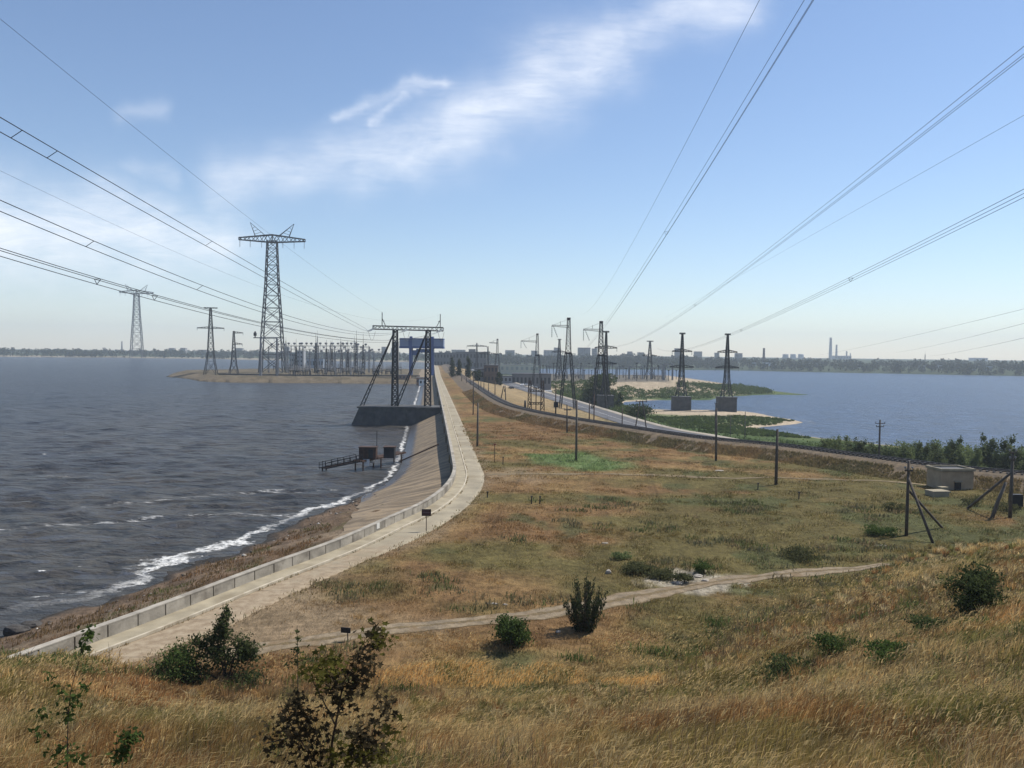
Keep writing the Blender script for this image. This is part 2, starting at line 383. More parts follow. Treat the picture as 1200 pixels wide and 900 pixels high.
def leaf_mat(name, base, var=.35, trans=.35, use_attr=False, obj_var=.12, scale=1.2):
    m = bpy.data.materials.new(name); m.use_nodes = True; t = NT(m.node_tree); t.n.clear()
    out = t.node('ShaderNodeOutputMaterial'); d = t.node('ShaderNodeBsdfDiffuse'); tr = t.node('ShaderNodeBsdfTranslucent'); mx = t.node('ShaderNodeMixShader')
    if use_attr:
        a = t.node('ShaderNodeAttribute'); a.attribute_name = 'col'; c = a.outputs['Color']
    else:
        co = t.node('ShaderNodeTexCoord').outputs['Object']
        n = t.noise(co, scale, 3, .6)
        g = t.node('ShaderNodeNewGeometry')
        f = t.m('ADD', t.m('MULTIPLY', t.ramp(n, .3, .7), .6), t.m('MULTIPLY', g.outputs['Random Per Island'], .4))
        c = t.mix(f, tuple(x * (1 - var) for x in base) + (1,), (base[0] * (1 + var * 1.3), base[1] * (1 + var), base[2] * (1 + var * .6), 1))
        if obj_var:
            oi = t.node('ShaderNodeObjectInfo'); hs = t.node('ShaderNodeHueSaturation'); t.l.new(c, hs.inputs['Color'])
            t.l.new(t.m('MULTIPLY_ADD', oi.outputs['Random'], obj_var * 2, 1 - obj_var), hs.inputs['Value']); c = hs.outputs[0]
    t.l.new(c, d.inputs['Color']); t.l.new(c, tr.inputs['Color']); mx.inputs[0].default_value = trans
    t.l.new(d.outputs[0], mx.inputs[1]); t.l.new(tr.outputs[0], mx.inputs[2]); t.l.new(mx.outputs[0], out.inputs['Surface'])
    return m
STEEL = mat('galvanised_steel_weathered', (.045, .046, .05), .6, .2, .4, metallic=.35, obj_var=.15)
DSTEEL = mat('dark_weathered_steel', (.03, .03, .032), .65, .25, .5, metallic=.3)
RUST = mat('rusty_steel', (.06, .035, .025), .8, .4, 2.0, dirt=((.1, .05, .03), .6))
PORC = mat('porcelain', (.22, .21, .2), .35, .15, 3)
GLASSI = mat('glass_insulator', (.3, .33, .34), .25, .15, 3)
CONC = mat('concrete', (.29, .25, .175), .9, .2, .8, bump=.01, bscale=9, dirt=((.19, .155, .1), .65))
CONC_WALL = mat('parapet_concrete', (.285, .258, .212), .9, .3, .9, bump=.02, bscale=9, dirt=((.14, .12, .095), .85), obj_var=.14)
CONC_DARK = mat('shaded_stained_concrete', (.075, .075, .072), .85, .35, .5, bump=.02, bscale=5, dirt=((.06, .06, .065), .8))  # stained; base also darkened to carry the shade on the pier's front
CONC_POST = mat('weathered_post', (.1, .088, .075), .9, .3, 2.5, bump=.004, bscale=20, obj_var=.15)
WOOD = mat('grey_weathered_wood', (.085, .07, .058), .9, .35, 3, bump=.004, bscale=14, obj_var=.15)
ROADM = mat('old_concrete_road', (.285, .245, .172), .92, .2, .35, bump=.012, bscale=8, dirt=((.2, .16, .1), .75))
ASPH = mat('asphalt', (.10, .10, .105), .9, .2, .12, bump=.006, bscale=6)
PAVE = mat('pale_slab_paving', (.3, .265, .21), .9, .2, .12, dirt=((.28, .24, .18), .6))
BALLAST = mat('ballast', (.1, .085, .075), .95, .4, 1.3, bump=.06, bscale=6)
BANKG = mat('dry_embankment', (.15, .105, .06), .95, .4, .5, bump=.08, bscale=3, dirt=((.07, .06, .035), .8))
RAILM = mat('rail_steel', (.06, .05, .045), .5, .3, 1, metallic=.6)
SLEEP = mat('sleeper', (.12, .11, .1), .9, .25, 1)
WIRE = mat('conductor', (.035, .036, .04), .5, .1, 1, metallic=.4)
BARK = mat('bark', (.06, .045, .032), .95, .4, 6, bump=.01, bscale=30)
SIGNR = mat('sign_dark_red', (.055, .02, .022), .55, .2, 4)
SIGNW = mat('sign_pale', (.55, .54, .5), .6, .08, 4)
BLUE = mat('crane_blue', (.03, .075, .22), .5, .2, .2, obj_var=.05)
BLUEW = mat('crane_pale_blue', (.17, .22, .33), .5, .1, .2)
BLDG = mat('grey_plaster', (.27, .26, .25), .9, .15, .1, obj_var=.2)
BLDG_P = mat('pale_block_wall', (.36, .37, .38), .85, .12, .05, obj_var=.2)
BLDG_B = mat('dark_brick_wall', (.14, .1, .08), .9, .2, .3, obj_var=.15)
ROOF = mat('bitumen_roof', (.09, .09, .095), .9, .2, .2)
WINDM = mat('window_pane', (.03, .04, .05), .12, .1, 1, spec=.5)
WHITE = mat('white_paint', (.75, .75, .73), .6, .08, 1)
STONE = mat('stone', (.28, .26, .235), .9, .3, 2, bump=.03, bscale=6, obj_var=.2)
ROCKD = mat('dark_rock', (.06, .055, .05), .9, .4, 2, bump=.05, bscale=5)
CARP = mat('car_paint', (.5, .5, .5), .3, .05, 1, obj_var=.5)
CARD = mat('car_dark_paint', (.03, .03, .035), .3, .05, 1)
RUBBER = mat('tyre', (.02, .02, .02), .8, .1, 1)

# ------------------------------------------------------------------ ground
def mixc(a, b, t):
    a = np.asarray(a, float); b = np.asarray(b, float); t = np.asarray(t)[:, None]
    return a * (1 - t) + b * t
STRAW, RUSTC, OLIVE, SOIL = (.24, .16, .07), (.17, .1, .046), (.105, .092, .034), (.23, .17, .105)
GRN, SAND = (.05, .092, .026), (.42, .34, .24)
GP = np.array([at(px, py, 0) for px, py in [(618, 533), (650, 528), (690, 530), (705, 536), (745, 551), (700, 554), (655, 553)]])
def grass_col(x, y):
    nb = fbm(x / 22, y / 22, 51); nm = fbm(x / 6, y / 6, 53); ns = fbm(x / 1.3, y / 1.3, 55, 3)
    c = mixc(np.tile(RUSTC, (len(x), 1)), np.tile(STRAW, (len(x), 1)), sstep(.35, .68, nb * .45 + nm * .4 + ns * .15))
    g = sstep(.42, .62, fbm(x / 13, y / 9, 57) * .7 + nm * .3 + .20 * sstep(0, 24, x) * sstep(38, 60, y) * sstep(125, 100, y) - .05 * (y > 95) - .06 * sstep(4, -16, x))
    c = mixc(c, np.tile(OLIVE, (len(x), 1)), g * .85)
    dg = sstep(.6, .72, fbm(x / 5, y / 5, 59) + .1 * sstep(8, 30, x) * (y > 38))
    c = mixc(c, np.tile((.075, .085, .035), (len(x), 1)), dg * .7)
    return c * (.8 + .4 * ns)[:, None]
def ground_col(x, y, z):
    T = lambda c: np.tile(c, (len(x), 1))
    sw = poly_sd(WALL, x, y); sr = -poly_sd(RAIL, x, y); sh = -poly_sd(HWY, x, y); sR = poly_sd(ROADR, x, y)
    c = grass_col(x, y)
    n = fbm(x / 4, y / 4, 61); n1 = fbm(x / 1.1, y / 1.1, 63, 3); nb = fbm(x / 30, y / 30, 65)
    # bare, driven-on soil beside the dam road and on the near apron
    d = -sR
    bare = sstep(5.5, 0, d + (n - .5) * 7) * sstep(62, 50, y) * (d > -1) + .75 * sstep(2.2, .3, d + (n - .5) * 2.5) * (d > -1)
    ax, ay = at(300, 733, 0); bare = np.maximum(bare, sstep(1.25, .5, np.hypot((x - ax) / 9, (y - ay) / 5) + (n - .5) * .9))
    bx, by = at(585, 556, 0); bare = np.maximum(bare, .8 * sstep(1.3, .4, np.hypot((x - bx) / 8, (y - by) / 7) + (n - .5) * .9))
    c = mixc(c, T(SOIL) * (.75 + .5 * n1)[:, None], np.clip(bare, 0, 1) * .9 * (sw < .3))
    gx, gy = at(520, 640, 0)
    gp = region_sd(GP, x, y) + (n - .5) * 9
    c = mixc(c, T((.12, .16, .062)) * (.7 + .6 * n1)[:, None], sstep(-1.5, 3, gp))
    px_, py_ = at(812, 680, 0); wp = sstep(1.2, .7, np.hypot((x - px_) / 3.6, (y - py_) / 3.0) + (n1 - .5) * .9)
    c = mixc(c, T((.4, .35, .27)), wp * .85)
    # strip between the tracks, far plain
    far = sstep(160, 320, y)
    c = mixc(c, T((.30, .225, .125)) * (.75 + .5 * n)[:, None], far * .8 * (sr > 3))
    # downstream low ground
    low = sstep(-9.0, -10.4, z) * (sr > 4)
    lowc = mixc(T((.06, .095, .03)), T((.1, .125, .045)), sstep(.35, .65, n))
    c = mixc(c, lowc, np.where(sr > 4, sstep(-6.2, -9.2, z + (n - .5) * 2), 0))
    dl = region_sd(LDN, x, y)
    beach = sstep(8, 3, dl + (nb - .5) * 12) * (sr > 30)
    for q, rx, ry in [((830, 484.5), 45, 26), ((905, 499), 22, 9), ((735, 485), 26, 10)]:
        qx, qy = at(q[0], q[1], -11.3); beach = np.maximum(beach, sstep(1.2, .7, np.hypot((x - qx) / rx, (y - qy) / ry) + (n - .5) * .6))
    c = mixc(c, T(SAND) * (.8 + .4 * n1)[:, None], beach * (sr > 25) * (y < 500))
    pl = region_sd(PLAT, x, y)
    c = mixc(c, T((.36, .29, .2)) * (.8 + .4 * n)[:, None], sstep(-62, -50, pl) * (sr > 20))
    c = mixc(c, T((.13, .115, .09)), sstep(-4, 2, pl))
    c = mixc(c, T((.065, .095, .032)), sstep(5, 9, sh + (n - .5) * 4) * (sr > 8) * (y < 340) * (z > -10.5) * (beach < .3) * (pl < -60))
    # lake side: soil, weed and rubble below the wall
    lk = sw > .4
    near = sstep(130, 104, y)
    b1 = mixc(T((.13, .085, .05)), T((.2, .15, .1)), sstep(.35, .7, n)); b1 = mixc(b1, T((.085, .085, .035)), sstep(.55, .7, fbm(x / 3, y / 3, 71)) * .7)
    b1 = mixc(b1, T((.15, .105, .07)) * (.55 + .9 * n1)[:, None], sstep(-3.0, -4.0, z + (n - .5)))
    c = np.where(lk[:, None], b1, c)
    c = mixc(c, T((.05, .045, .04)), lk * sstep(-4.55, -4.95, z))
    sp = region_sd(SPIT, x, y)
    c = mixc(c, mixc(T((.15, .12, .08)), T((.085, .072, .042)), sstep(.4, .65, n) * sstep(8, 16, sp)) * (.8 + .4 * n1)[:, None], sstep(-12, -2, sp) * lk)
    # far shores
    fs = (y > 1180)
    c = mixc(c, T((.05, .065, .035)), sstep(1150, 1250, y) * 1.0)
    bank = (lk & (z < -2.2) & (y > 1300))
    c = mixc(c, T((.3, .26, .2)), bank * .9)
    return np.clip(c, .01, .9)

def polar(r0, r1, n, fine=37.0, nf=600, nc=60):
    a = np.r_[np.linspace(-180, -fine, nc // 2, endpoint=False), np.linspace(-fine, fine, nf), np.linspace(fine, 180, nc // 2 + 1)[1:-1]]
    rr = np.geomspace(r0, r1, n); A, RR = np.meshgrid(np.radians(a), rr)
    return A.size, RR * np.sin(A), RR * np.cos(A), len(a), n
def grid_faces(na, nr):
    i = np.arange(nr - 1)[:, None] * na; j = np.arange(na)[None, :]; k = (j + 1) % na
    return np.stack([i + j, i + k, i + na + k, i + na + j], -1).reshape(-1, 4)
N, X, Y, na, nr = polar(1.2, 5000, 660)
xg, yg = X.ravel(), Y.ravel(); zg = H(xg, yg)
cg = ground_col(xg, yg, zg)
Fg = grid_faces(na, nr)
Vg = np.c_[xg, yg, zg]; Vg = np.vstack([Vg, [[0, 0, Hs(0, 0)]]]); cg = np.vstack([cg, cg[:1]])
fan = np.stack([np.full(na, len(Vg) - 1), np.r_[np.arange(1, na), 0], np.arange(na)], 1)
me = np_mesh('ground', Vg, [Fg[:, ::-1], fan[:, ::-1]], cg, True)
gm = bpy.data.materials.new('dry_ground'); gm.use_nodes = True; t = NT(gm.node_tree); b = t.n['Principled BSDF']
at_ = t.node('ShaderNodeAttribute'); at_.attribute_name = 'col'; co = t.node('ShaderNodeTexCoord').outputs['Object']
v1 = t.noise(co, 1.4, 8, .7); v2 = t.noise(co, .25, 6, .6); v3 = t.noise(t.mapping(co, (1, .35, 1)), 5, 4, .7)
f = t.m('ADD', t.m('ADD', t.m('MULTIPLY', t.ramp(v1, .25, .75), .8), t.m('MULTIPLY', t.ramp(v2, .3, .7), .35)), t.m('MULTIPLY', t.ramp(v3, .3, .7), .3))
mm = t.node('ShaderNodeMix', data_type='RGBA', blend_type='MULTIPLY'); mm.inputs[0].default_value = 1
t.l.new(at_.outputs['Color'], mm.inputs[6])
cc = t.node('ShaderNodeCombineColor'); g_ = t.m('MULTIPLY_ADD', f, .9, .24)
for i in range(3): t.l.new(g_, cc.inputs[i])
t.l.new(cc.outputs[0], mm.inputs[7]); t.l.new(mm.outputs[2], b.inputs['Base Color'])
b.inputs['Roughness'].default_value = .97; b.inputs['Specular IOR Level'].default_value = .08
bp = t.node('ShaderNodeBump'); bp.inputs['Distance'].default_value = .3; bp.inputs['Strength'].default_value = .9
t.l.new(t.m('ADD', v1, t.m('MULTIPLY', v3, .5)), bp.inputs['Height']); t.l.new(bp.outputs[0], b.inputs['Normal'])
link('ground', me, gm, kind='structure')

# ------------------------------------------------------------------ water
def water_mat(name, deep, shallow, rough, wind, chop, foam_col=(.75, .74, .7), caps=.5, streak=True):
    m = bpy.data.materials.new(name); m.use_nodes = True; t = NT(m.node_tree); b = t.n['Principled BSDF']
    co = t.node('ShaderNodeTexCoord').outputs['Object']
    dp = t.node('ShaderNodeAttribute'); dp.attribute_name = 'depth'; depth = dp.outputs['Fac']
    w = t.mapping(co, (1, 1, 1), (0, 0, R_(wind)))
    w1 = t.noise(t.mapping(w, (.16, .36, 1)), 1.0, 3, .5, .6)
    w2 = t.noise(t.mapping(w, (.55, .95, 1)), 1.0, 5, .68, .5)
    w3 = t.noise(t.mapping(w, (.02, .045, 1)), 1.0, 4, .6)
    w4 = t.noise(t.mapping(w, (1.6, 3.2, 1)), 1.0, 5, .7)
    h = t.m('ADD', t.m('ADD', t.m('MULTIPLY', w1, 1.0 * chop), t.m('MULTIPLY', w2, .45 * chop)), t.m('MULTIPLY', w4, .16 * chop))
    bp = t.node('ShaderNodeBump'); bp.inputs['Distance'].default_value = 1.0; bp.inputs['Strength'].default_value = 1.0
    t.l.new(h, bp.inputs['Height']); t.l.new(bp.outputs[0], b.inputs['Normal'])
    br = t.node('ShaderNodeAttribute'); br.attribute_name = 'silt'; c = t.mix(br.outputs['Fac'], tuple(deep) + (1,), tuple(shallow) + (1,))
    c = t.mix(t.m('MULTIPLY', t.ramp(w3, .35, .7), .5), c, tuple(x * 1.7 for x in deep) + (1,)); c = t.mix(t.m('MULTIPLY', t.ramp(w2, .5, .68), .75), c, tuple(x * 3.4 for x in deep) + (1,)); c = t.mix(t.m('MULTIPLY', t.ramp(t.m('ADD', t.m('MULTIPLY', w1, .5), t.m('MULTIPLY', w4, .5)), .52, .38), .8), c, tuple(x * .25 for x in deep) + (1,))  # light and shaded wave faces painted into the base colour
    w5 = t.noise(t.mapping(w, (.07, .2, 1)), 1.0, 7, .78, .5); c = t.mix(t.m('MULTIPLY', t.ramp(w5, .52, .68), .7), c, tuple(x * 3.2 for x in deep) + (1,)); c = t.mix(t.m('MULTIPLY', t.ramp(w5, .5, .36), .75), c, tuple(x * .3 for x in deep) + (1,))  # coarser chop, its bright and dark faces also put into the colour
    wn = t.noise(t.mapping(w, (.35, 1.0, 1)), .8, 5, .7, .5)
    capm = t.m('MULTIPLY', t.ramp(wn, .715 - .06 * caps, .74 - .05 * caps), t.ramp(w1, .55, .62))
    # surf where it is shallow
    sn = t.noise(t.mapping(co, (1, 1, 1)), .35, 6, .65)
    dd = t.m('ADD', depth, t.m('MULTIPLY', t.m('SUBTRACT', sn, .5), 1.5))
    surf = t.m('MULTIPLY', t.m('MULTIPLY', t.ramp(dd, .72, .54), t.ramp(dd, .26, .42)), t.ramp(t.noise(co, 1.6, 6, .7), .36, .52))
    wash = t.node('ShaderNodeAttribute'); wash.attribute_name = 'surf'
    foam = t.m('MAXIMUM', t.m('MULTIPLY', surf, wash.outputs['Fac']), capm, clamp=True)
    if streak:
        sk = t.node('ShaderNodeAttribute'); sk.attribute_name = 'streak'
        foam = t.m('MAXIMUM', foam, t.m('MULTIPLY', sk.outputs['Fac'], t.ramp(t.noise(t.mapping(co, (.35, 1, 1)), 1.3, 6, .75), .5, .64)), clamp=True)
    c = t.mix(foam, c, tuple(foam_col) + (1,))
    t.l.new(c, b.inputs['Base Color'])
    t.l.new(t.m('MULTIPLY_ADD', foam, .5, rough, clamp=True), b.inputs['Roughness'])
    b.inputs['IOR'].default_value = 1.33; b.inputs['Specular IOR Level'].default_value = .17 if streak else .3
    return m
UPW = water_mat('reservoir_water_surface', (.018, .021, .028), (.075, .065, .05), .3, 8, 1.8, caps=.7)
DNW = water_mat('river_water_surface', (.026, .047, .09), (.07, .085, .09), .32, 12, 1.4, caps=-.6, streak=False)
N2, X2, Y2, na2, nr2 = polar(30, 5000, 820, nf=460, nc=40)
x2, y2 = X2.ravel(), Y2.ravel(); F2 = grid_faces(na2, nr2)
sw2 = poly_sd(WALL, x2, y2); sr2 = -poly_sd(RAIL, x2, y2)
z2 = H(x2, y2)
def water(name, lvl, mask, m, surf_k=1.0):
    k = mask[F2].all(1); F = F2[k]; used = np.unique(F); idx = np.full(len(x2), -1); idx[used] = np.arange(len(used))
    xs, ys = x2[used], y2[used]; d = lvl - z2[used]
    px = 600 + FPX * xs / ys * 1.0
    surf = sstep(60, 75, ys) * (.35 + .65 * sstep(.35, .6, fbm(xs / 14, ys / 14, 81))) * (ys < 1300) * surf_k
    # two long broken wave crests that run in to the beach
    st = np.zeros(len(xs))
    for pts, s in (([(-5, 620), (130, 611), (220, 604), (300, 603), (345, 604)], .9), ([(95, 594), (200, 585), (290, 577), (390, 574)], .6), ([(-20, 560), (80, 558), (190, 566)], .25), ([(55, 701), (85, 694)], 1.0), ([(160, 665), (178, 661)], .8), ([(205, 655), (222, 652)], .7)):
        Pp = np.array([at(a, b_, lvl) for a, b_ in pts]); st = np.maximum(st, s * sstep(1.5, .2, np.abs(poly_sd(Pp, xs, ys)) + (fbm(xs / 5, ys / 5, 83) - .5) * 2.0))
    zw = np.zeros(len(xs)); wr = np.random.default_rng(3); rr_ = np.hypot(xs, ys)
    for k in range(26):                                  # wind waves, fading out where the mesh gets too coarse to carry them
        lam = wr.uniform(1.6, 6.5); dr = R_(wr.normal(-82, 24)); kx_, ky_ = math.cos(dr) * 2 * math.pi / lam, math.sin(dr) * 2 * math.pi / lam
        gate = .35 + 1.3 * fbm(xs / 26 + 5 * k, ys / 26, 301 + k % 5, 2)
        zw += .0054 * lam * wr.uniform(.6, 1.2) * gate * np.sin(kx_ * xs + ky_ * ys + wr.uniform(0, 6.28) + 2.5 * fbm(xs / 15, ys / 15, 311 + k % 4, 2)) * sstep(lam * 120, lam * 40, rr_)
    zw = zw * sstep(.1, 1.2, d) * (1.0 if lvl > -8 else .35)
    me = np_mesh(name, np.c_[xs, ys, lvl + zw], [idx[F][:, ::-1]], None, True, {'depth': d, 'surf': surf, 'streak': st, 'silt': sstep(190, 22, np.abs(poly_sd(WALL, xs, ys)) + (fbm(xs / 25, ys / 25, 87) - .5) * 40) * (lvl > -8)})
    link(name, me, m, kind='structure')
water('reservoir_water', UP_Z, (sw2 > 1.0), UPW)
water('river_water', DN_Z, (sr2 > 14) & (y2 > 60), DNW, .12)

# ------------------------------------------------------------------ strips: roads, wall, slope paving, railway bank
def ribbon(P, offs, zfun, name, m, smooth=False, **tags):
    """P (n,2) centre line; offs list of lateral offsets (left +); zfun(i, k, x, y) -> z"""
    nrm = normals2(P); V = []; K = len(offs)
    for k, o in enumerate(offs):
        oo = np.broadcast_to(o, (len(P),))
        V.append(P[:, :2] + nrm * oo[:, None])
    V = np.stack(V, 1); Z = zfun(V[..., 0], V[..., 1])
    Z = np.asarray(Z)
    V3 = np.concatenate([V, Z[..., None]], -1).reshape(-1, 3)
    i = np.arange(len(P) - 1)[:, None] * K; j = np.arange(K - 1)[None, :]
    F = np.stack([i + j, i + j + 1, i + K + j + 1, i + K + j], -1).reshape(-1, 4)
    lat = np.tile(np.linspace(-1, 1, K), len(P)); me = np_mesh(name, V3, [F], None, smooth, {'lat': lat})
    return link(name, me, m, **tags)
step_r = lambda r: max(.6, r * .02)
# dam road: one slab sheet between the foot of the wall and the right-hand road edge
WL = resample(WALL[(WALL[:, 1] > 36)], step_r)
def road_edge_dist(P, nrm):
    """distance from the wall foot to the right road edge, measured along the normal"""
    out = []
    RR = resample(ROADR, 2.0)
    for p, n in zip(P, nrm):
        d = RR - p; along = np.abs(d @ np.array([n[1], -n[0]])); lat = -(d @ n)
        ok = (along < 2.5) & (lat > 0) & (lat < 16)
        out.append(lat[ok].mean() if ok.any() else np.nan)
    o = np.array(out); g = ~np.isnan(o); o = np.interp(np.arange(len(o)), np.where(g)[0], o[g])
    k = np.ones(7) / 7; return np.convolve(np.r_[[o[0]] * 3, o, [o[-1]] * 3], k, 'valid')
nW = normals2(WL); WIDTH = np.clip(road_edge_dist(WL, nW), 3.6, 7.0)
edge_n = (fbm(WL[:, 0] / 2, WL[:, 1] / 2, 91) - .5) * .9
offs = [-.0, -1.25] + [(-1.25 - (WIDTH - 1.25 + edge_n * (WL[:, 1] < 66)) * f) for f in (.0, .25, .5, .75, 1.0, 1.06)]
t = NT(ROADM.node_tree); b = t.n['Principled BSDF']; src = b.inputs['Base Color'].links[0].from_socket
co = t.node('ShaderNodeTexCoord').outputs['Object']; ss = t.node('ShaderNodeSeparateXYZ'); t.l.new(co, ss.inputs[0])
n1 = t.noise(co, .45, 6, .7); n2 = t.noise(co, 1.6, 6, .7)
sf = t.ramp(t.m('ADD', ss.outputs[1], t.m('MULTIPLY', t.m('SUBTRACT', n1, .5), 46)), 72, 56)
soil = t.mix(t.ramp(n2, .3, .7), (.2, .145, .09, 1), (.33, .265, .18, 1))
c = t.mix(t.m('MULTIPLY', sf, .95), src, soil)
jt = t.ramp(t.m('PINGPONG', t.m('ADD', ss.outputs[1], t.m('MULTIPLY', n2, .12)), 3.0), .07, .02)
c = t.mix(t.m('MULTIPLY', jt, .55), c, (.1, .085, .065, 1)); t.l.new(c, b.inputs['Base Color'])
ribbon(WL, offs[2:], lambda x, y: np.zeros_like(x) + np.array([.005, .005, .005, .005, .0, -.12])[None, :], 'dam_road', ROADM, kind='structure')
# raised walkway with kerb edge at the foot of the wall
ribbon(WL, [.02, -1.12, -1.22, -1.25], lambda x, y: np.stack([np.full(len(x), h) for h in (.16, .15, .14, -.05)], 1), 'walkway', CONC, kind='structure')
kb = MB(); KP = WL
nk = normals2(KP)
for i in range(len(KP) - 1):
    if KP[i, 1] > 480 : continue
    a = KP[i] - nk[i] * 1.36; b_ = KP[i + 1] - nk[i + 1] * 1.36
    kb.bar((a[0], a[1], .1), (b_[0], b_[1], .1), .16)
build(kb, 'kerb', mat('kerb_concrete', (.42, .37, .28), .9, .2, 1.2, dirt=((.24, .19, .12), .6)), kind='structure')
# parapet wall, a profile swept along the dam with panel joints
prof = [(-.02, -.3), (.0, .8), (.42, -2.2)]
WP = resample(WALL[(WALL[:, 1] > 34)], lambda r: 2.05 if r < 220 else 8.0)
pw = thing('parapet_wall', 'long pale concrete parapet wall curving along the lake edge of the dam road', 'wall')
nW2 = normals2(WP)
def sweep(P, nrm, prof, mb):
    K = len(prof); V = []
    for p, n in zip(P, nrm):
        for o, z in prof: V.append((p[0] + n[0] * o, p[1] + n[1] * o, z))
    F = []
    for i in range(len(P) - 1):
        for k in range(K):
            F.append((i * K + k, (i + 1) * K + k, (i + 1) * K + (k + 1) % K, i * K + (k + 1) % K))
    F.append(tuple(range(K))); F.append(tuple(range((len(P) - 1) * K, len(P) * K))[::-1]); mb.add(V, F)
panels = 0
body = [(-.0, -.3), (.0, .83), (.4, .83), (.4, -2.4)]
rest = MB()
for i in range(len(WP) - 1):
    a, b_ = WP[i], WP[i + 1]; d = (b_ - a); L = np.linalg.norm(d); d /= L
    if panels < 92 and WP[i, 1] < 230:
        mb = MB(); j = random.uniform(-.012, .012); dz = random.uniform(-.012, .012)
        sweep(np.array([a + d * .045, b_ - d * .045]), (nW2[i:i + 2]), [(o + j, z + dz * (z > 0)) for o, z in body], mb); build(mb, 'wall_panel', CONC_WALL, pw); panels += 1
    else: sweep(np.array([a, b_]), nW2[i:i + 2], body, rest)
build(rest, 'wall_body', CONC_WALL, pw)
cp = MB(); cprof = [(-.02, .835), (-.02, .9), (.42, .9), (.42, .835)]
WC = resample(WALL[(WALL[:, 1] > 34)], lambda r: 3.0 if r < 220 else 8.0); sweep(WC, normals2(WC), cprof, cp)
build(cp, 'coping', CONC_WALL, pw)
# slab paving of the lake slope beyond the bend
SLP = bpy.data.materials.new('slope_slabs'); SLP.use_nodes = True; t = NT(SLP.node_tree); b = t.n['Principled BSDF']
co = t.node('ShaderNodeTexCoord').outputs['Object']; ss = t.node('ShaderNodeSeparateXYZ'); t.l.new(co, ss.inputs[0])
n1 = t.noise(t.mapping(co, (.1, 1.0, 1), (0, 0, 0)), .55, 6, .7); n2 = t.noise(co, .9, 6, .65); n3 = t.noise(co, 7, 5, .65)
c = t.mix(t.ramp(n1, .34, .66), (.1, .073, .042, 1), (.27, .2, .12, 1))
c = t.mix(t.m('MULTIPLY', t.ramp(n2, .5, .75), .5), c, (.08, .07, .06, 1))
yy = t.m('ADD', ss.outputs[1], t.m('MULTIPLY', n2, .25))
j = t.m('PINGPONG', yy, 2.4); jm = t.ramp(j, .10, .03)
c = t.mix(t.m('MULTIPLY', jm, .75), c, (.06, .052, .045, 1))
wetm = t.ramp(t.m('ADD', ss.outputs[2], t.m('MULTIPLY', n2, 1.1)), -3.3, -3.9)
c = t.mix(t.m('MULTIPLY', wetm, .8), c, (.04, .045, .055, 1)); t.l.new(c, b.inputs['Base Color'])
t.l.new(t.m('MULTIPLY_ADD', wetm, -.55, .9), b.inputs['Roughness'])
bp = t.node('ShaderNodeBump'); bp.inputs['Distance'].default_value = .05; t.l.new(t.m('ADD', n3, n1), bp.inputs['Height']); t.l.new(bp.outputs[0], b.inputs['Normal'])
SW = resample(WALL[(WALL[:, 1] > 64) & (WALL[:, 1] < 1400)], step_r)
def slope_z(x, y):
    z = H(x.ravel(), y.ravel()).reshape(x.shape) + .06
    return z
lim = np.interp(SW[:, 1], [64, 78, 95, 125, 150], [3.5, 7.5, 11, 13, 12.5]) + (fbm(SW[:, 0] / 4, SW[:, 1] / 4, 77) - .5) * 2.2
ribbon(SW, [.43] + [.5 + lim * f for f in np.linspace(.04, 1, 9)], slope_z, 'slope_paving', SLP, kind='structure')
# highway, its verge paving
HL = resample(HWY[(HWY[:, 1] > 150)], lambda r: max(2, r * .02))
hz_of = lambda y: np.interp(-y, [-p[1] for p in HW_Z][::-1], [p[0] for p in HW_Z][::-1])
ribbon(HL, [4.2, 2, 0, -2, -4.2], lambda x, y: hz_of(y), 'highway', ASPH, kind='structure')
ribbon(HL, [.05, -.05], lambda x, y: hz_of(y) + .006, 'road_marking', WHITE, kind='structure')
HL2 = HL[HL[:, 1] < 640]
ribbon(HL2, [-4.3, -6.0, -10.5], lambda x, y: np.stack([hz_of(y[:, 0]) + .05, hz_of(y[:, 1]) + .25, hz_of(y[:, 2]) - 1.6], 1), 'bank_paving', PAVE, kind='structure')
# dirt track across the field
TL = resample(TRACK, .7)
TRM = mat('dirt_track_soil', (.2, .155, .1), .95, .35, 1.6, bump=.05, bscale=7, dirt=((.17, .115, .06), .95))
t = NT(TRM.node_tree); b = t.n['Principled BSDF']; src = b.inputs['Base Color'].links[0].from_socket; la = t.node('ShaderNodeAttribute'); la.attribute_name = 'lat'
co = t.node('ShaderNodeTexCoord').outputs['Object']; nn = t.noise(co, 1.3, 6, .75); ab = t.m('ADD', t.m('ABSOLUTE', la.outputs['Fac']), t.m('MULTIPLY', t.m('SUBTRACT', nn, .5), 1.1))
mid = t.m('MAXIMUM', t.ramp(ab, .28, .12), t.ramp(ab, .8, 1.0)); c = t.mix(t.m('MULTIPLY', mid, .9), src, t.mix(t.ramp(t.noise(co, 5, 5, .7), .3, .7), (.07, .05, .024, 1), (.17, .12, .055, 1))); t.l.new(c, b.inputs['Base Color'])
tw = .8 + (fbm(TL[:, 0] / 2, TL[:, 1] / 2, 95) - .5) * 1.3
ribbon(TL, [tw * f for f in np.linspace(1, -1, 9)], lambda x, y: H(x.ravel(), y.ravel()).reshape(x.shape) + .05 - .03 * np.abs(np.linspace(1, -1, 9))[None, :], 'dirt_track', TRM, True, kind='structure')
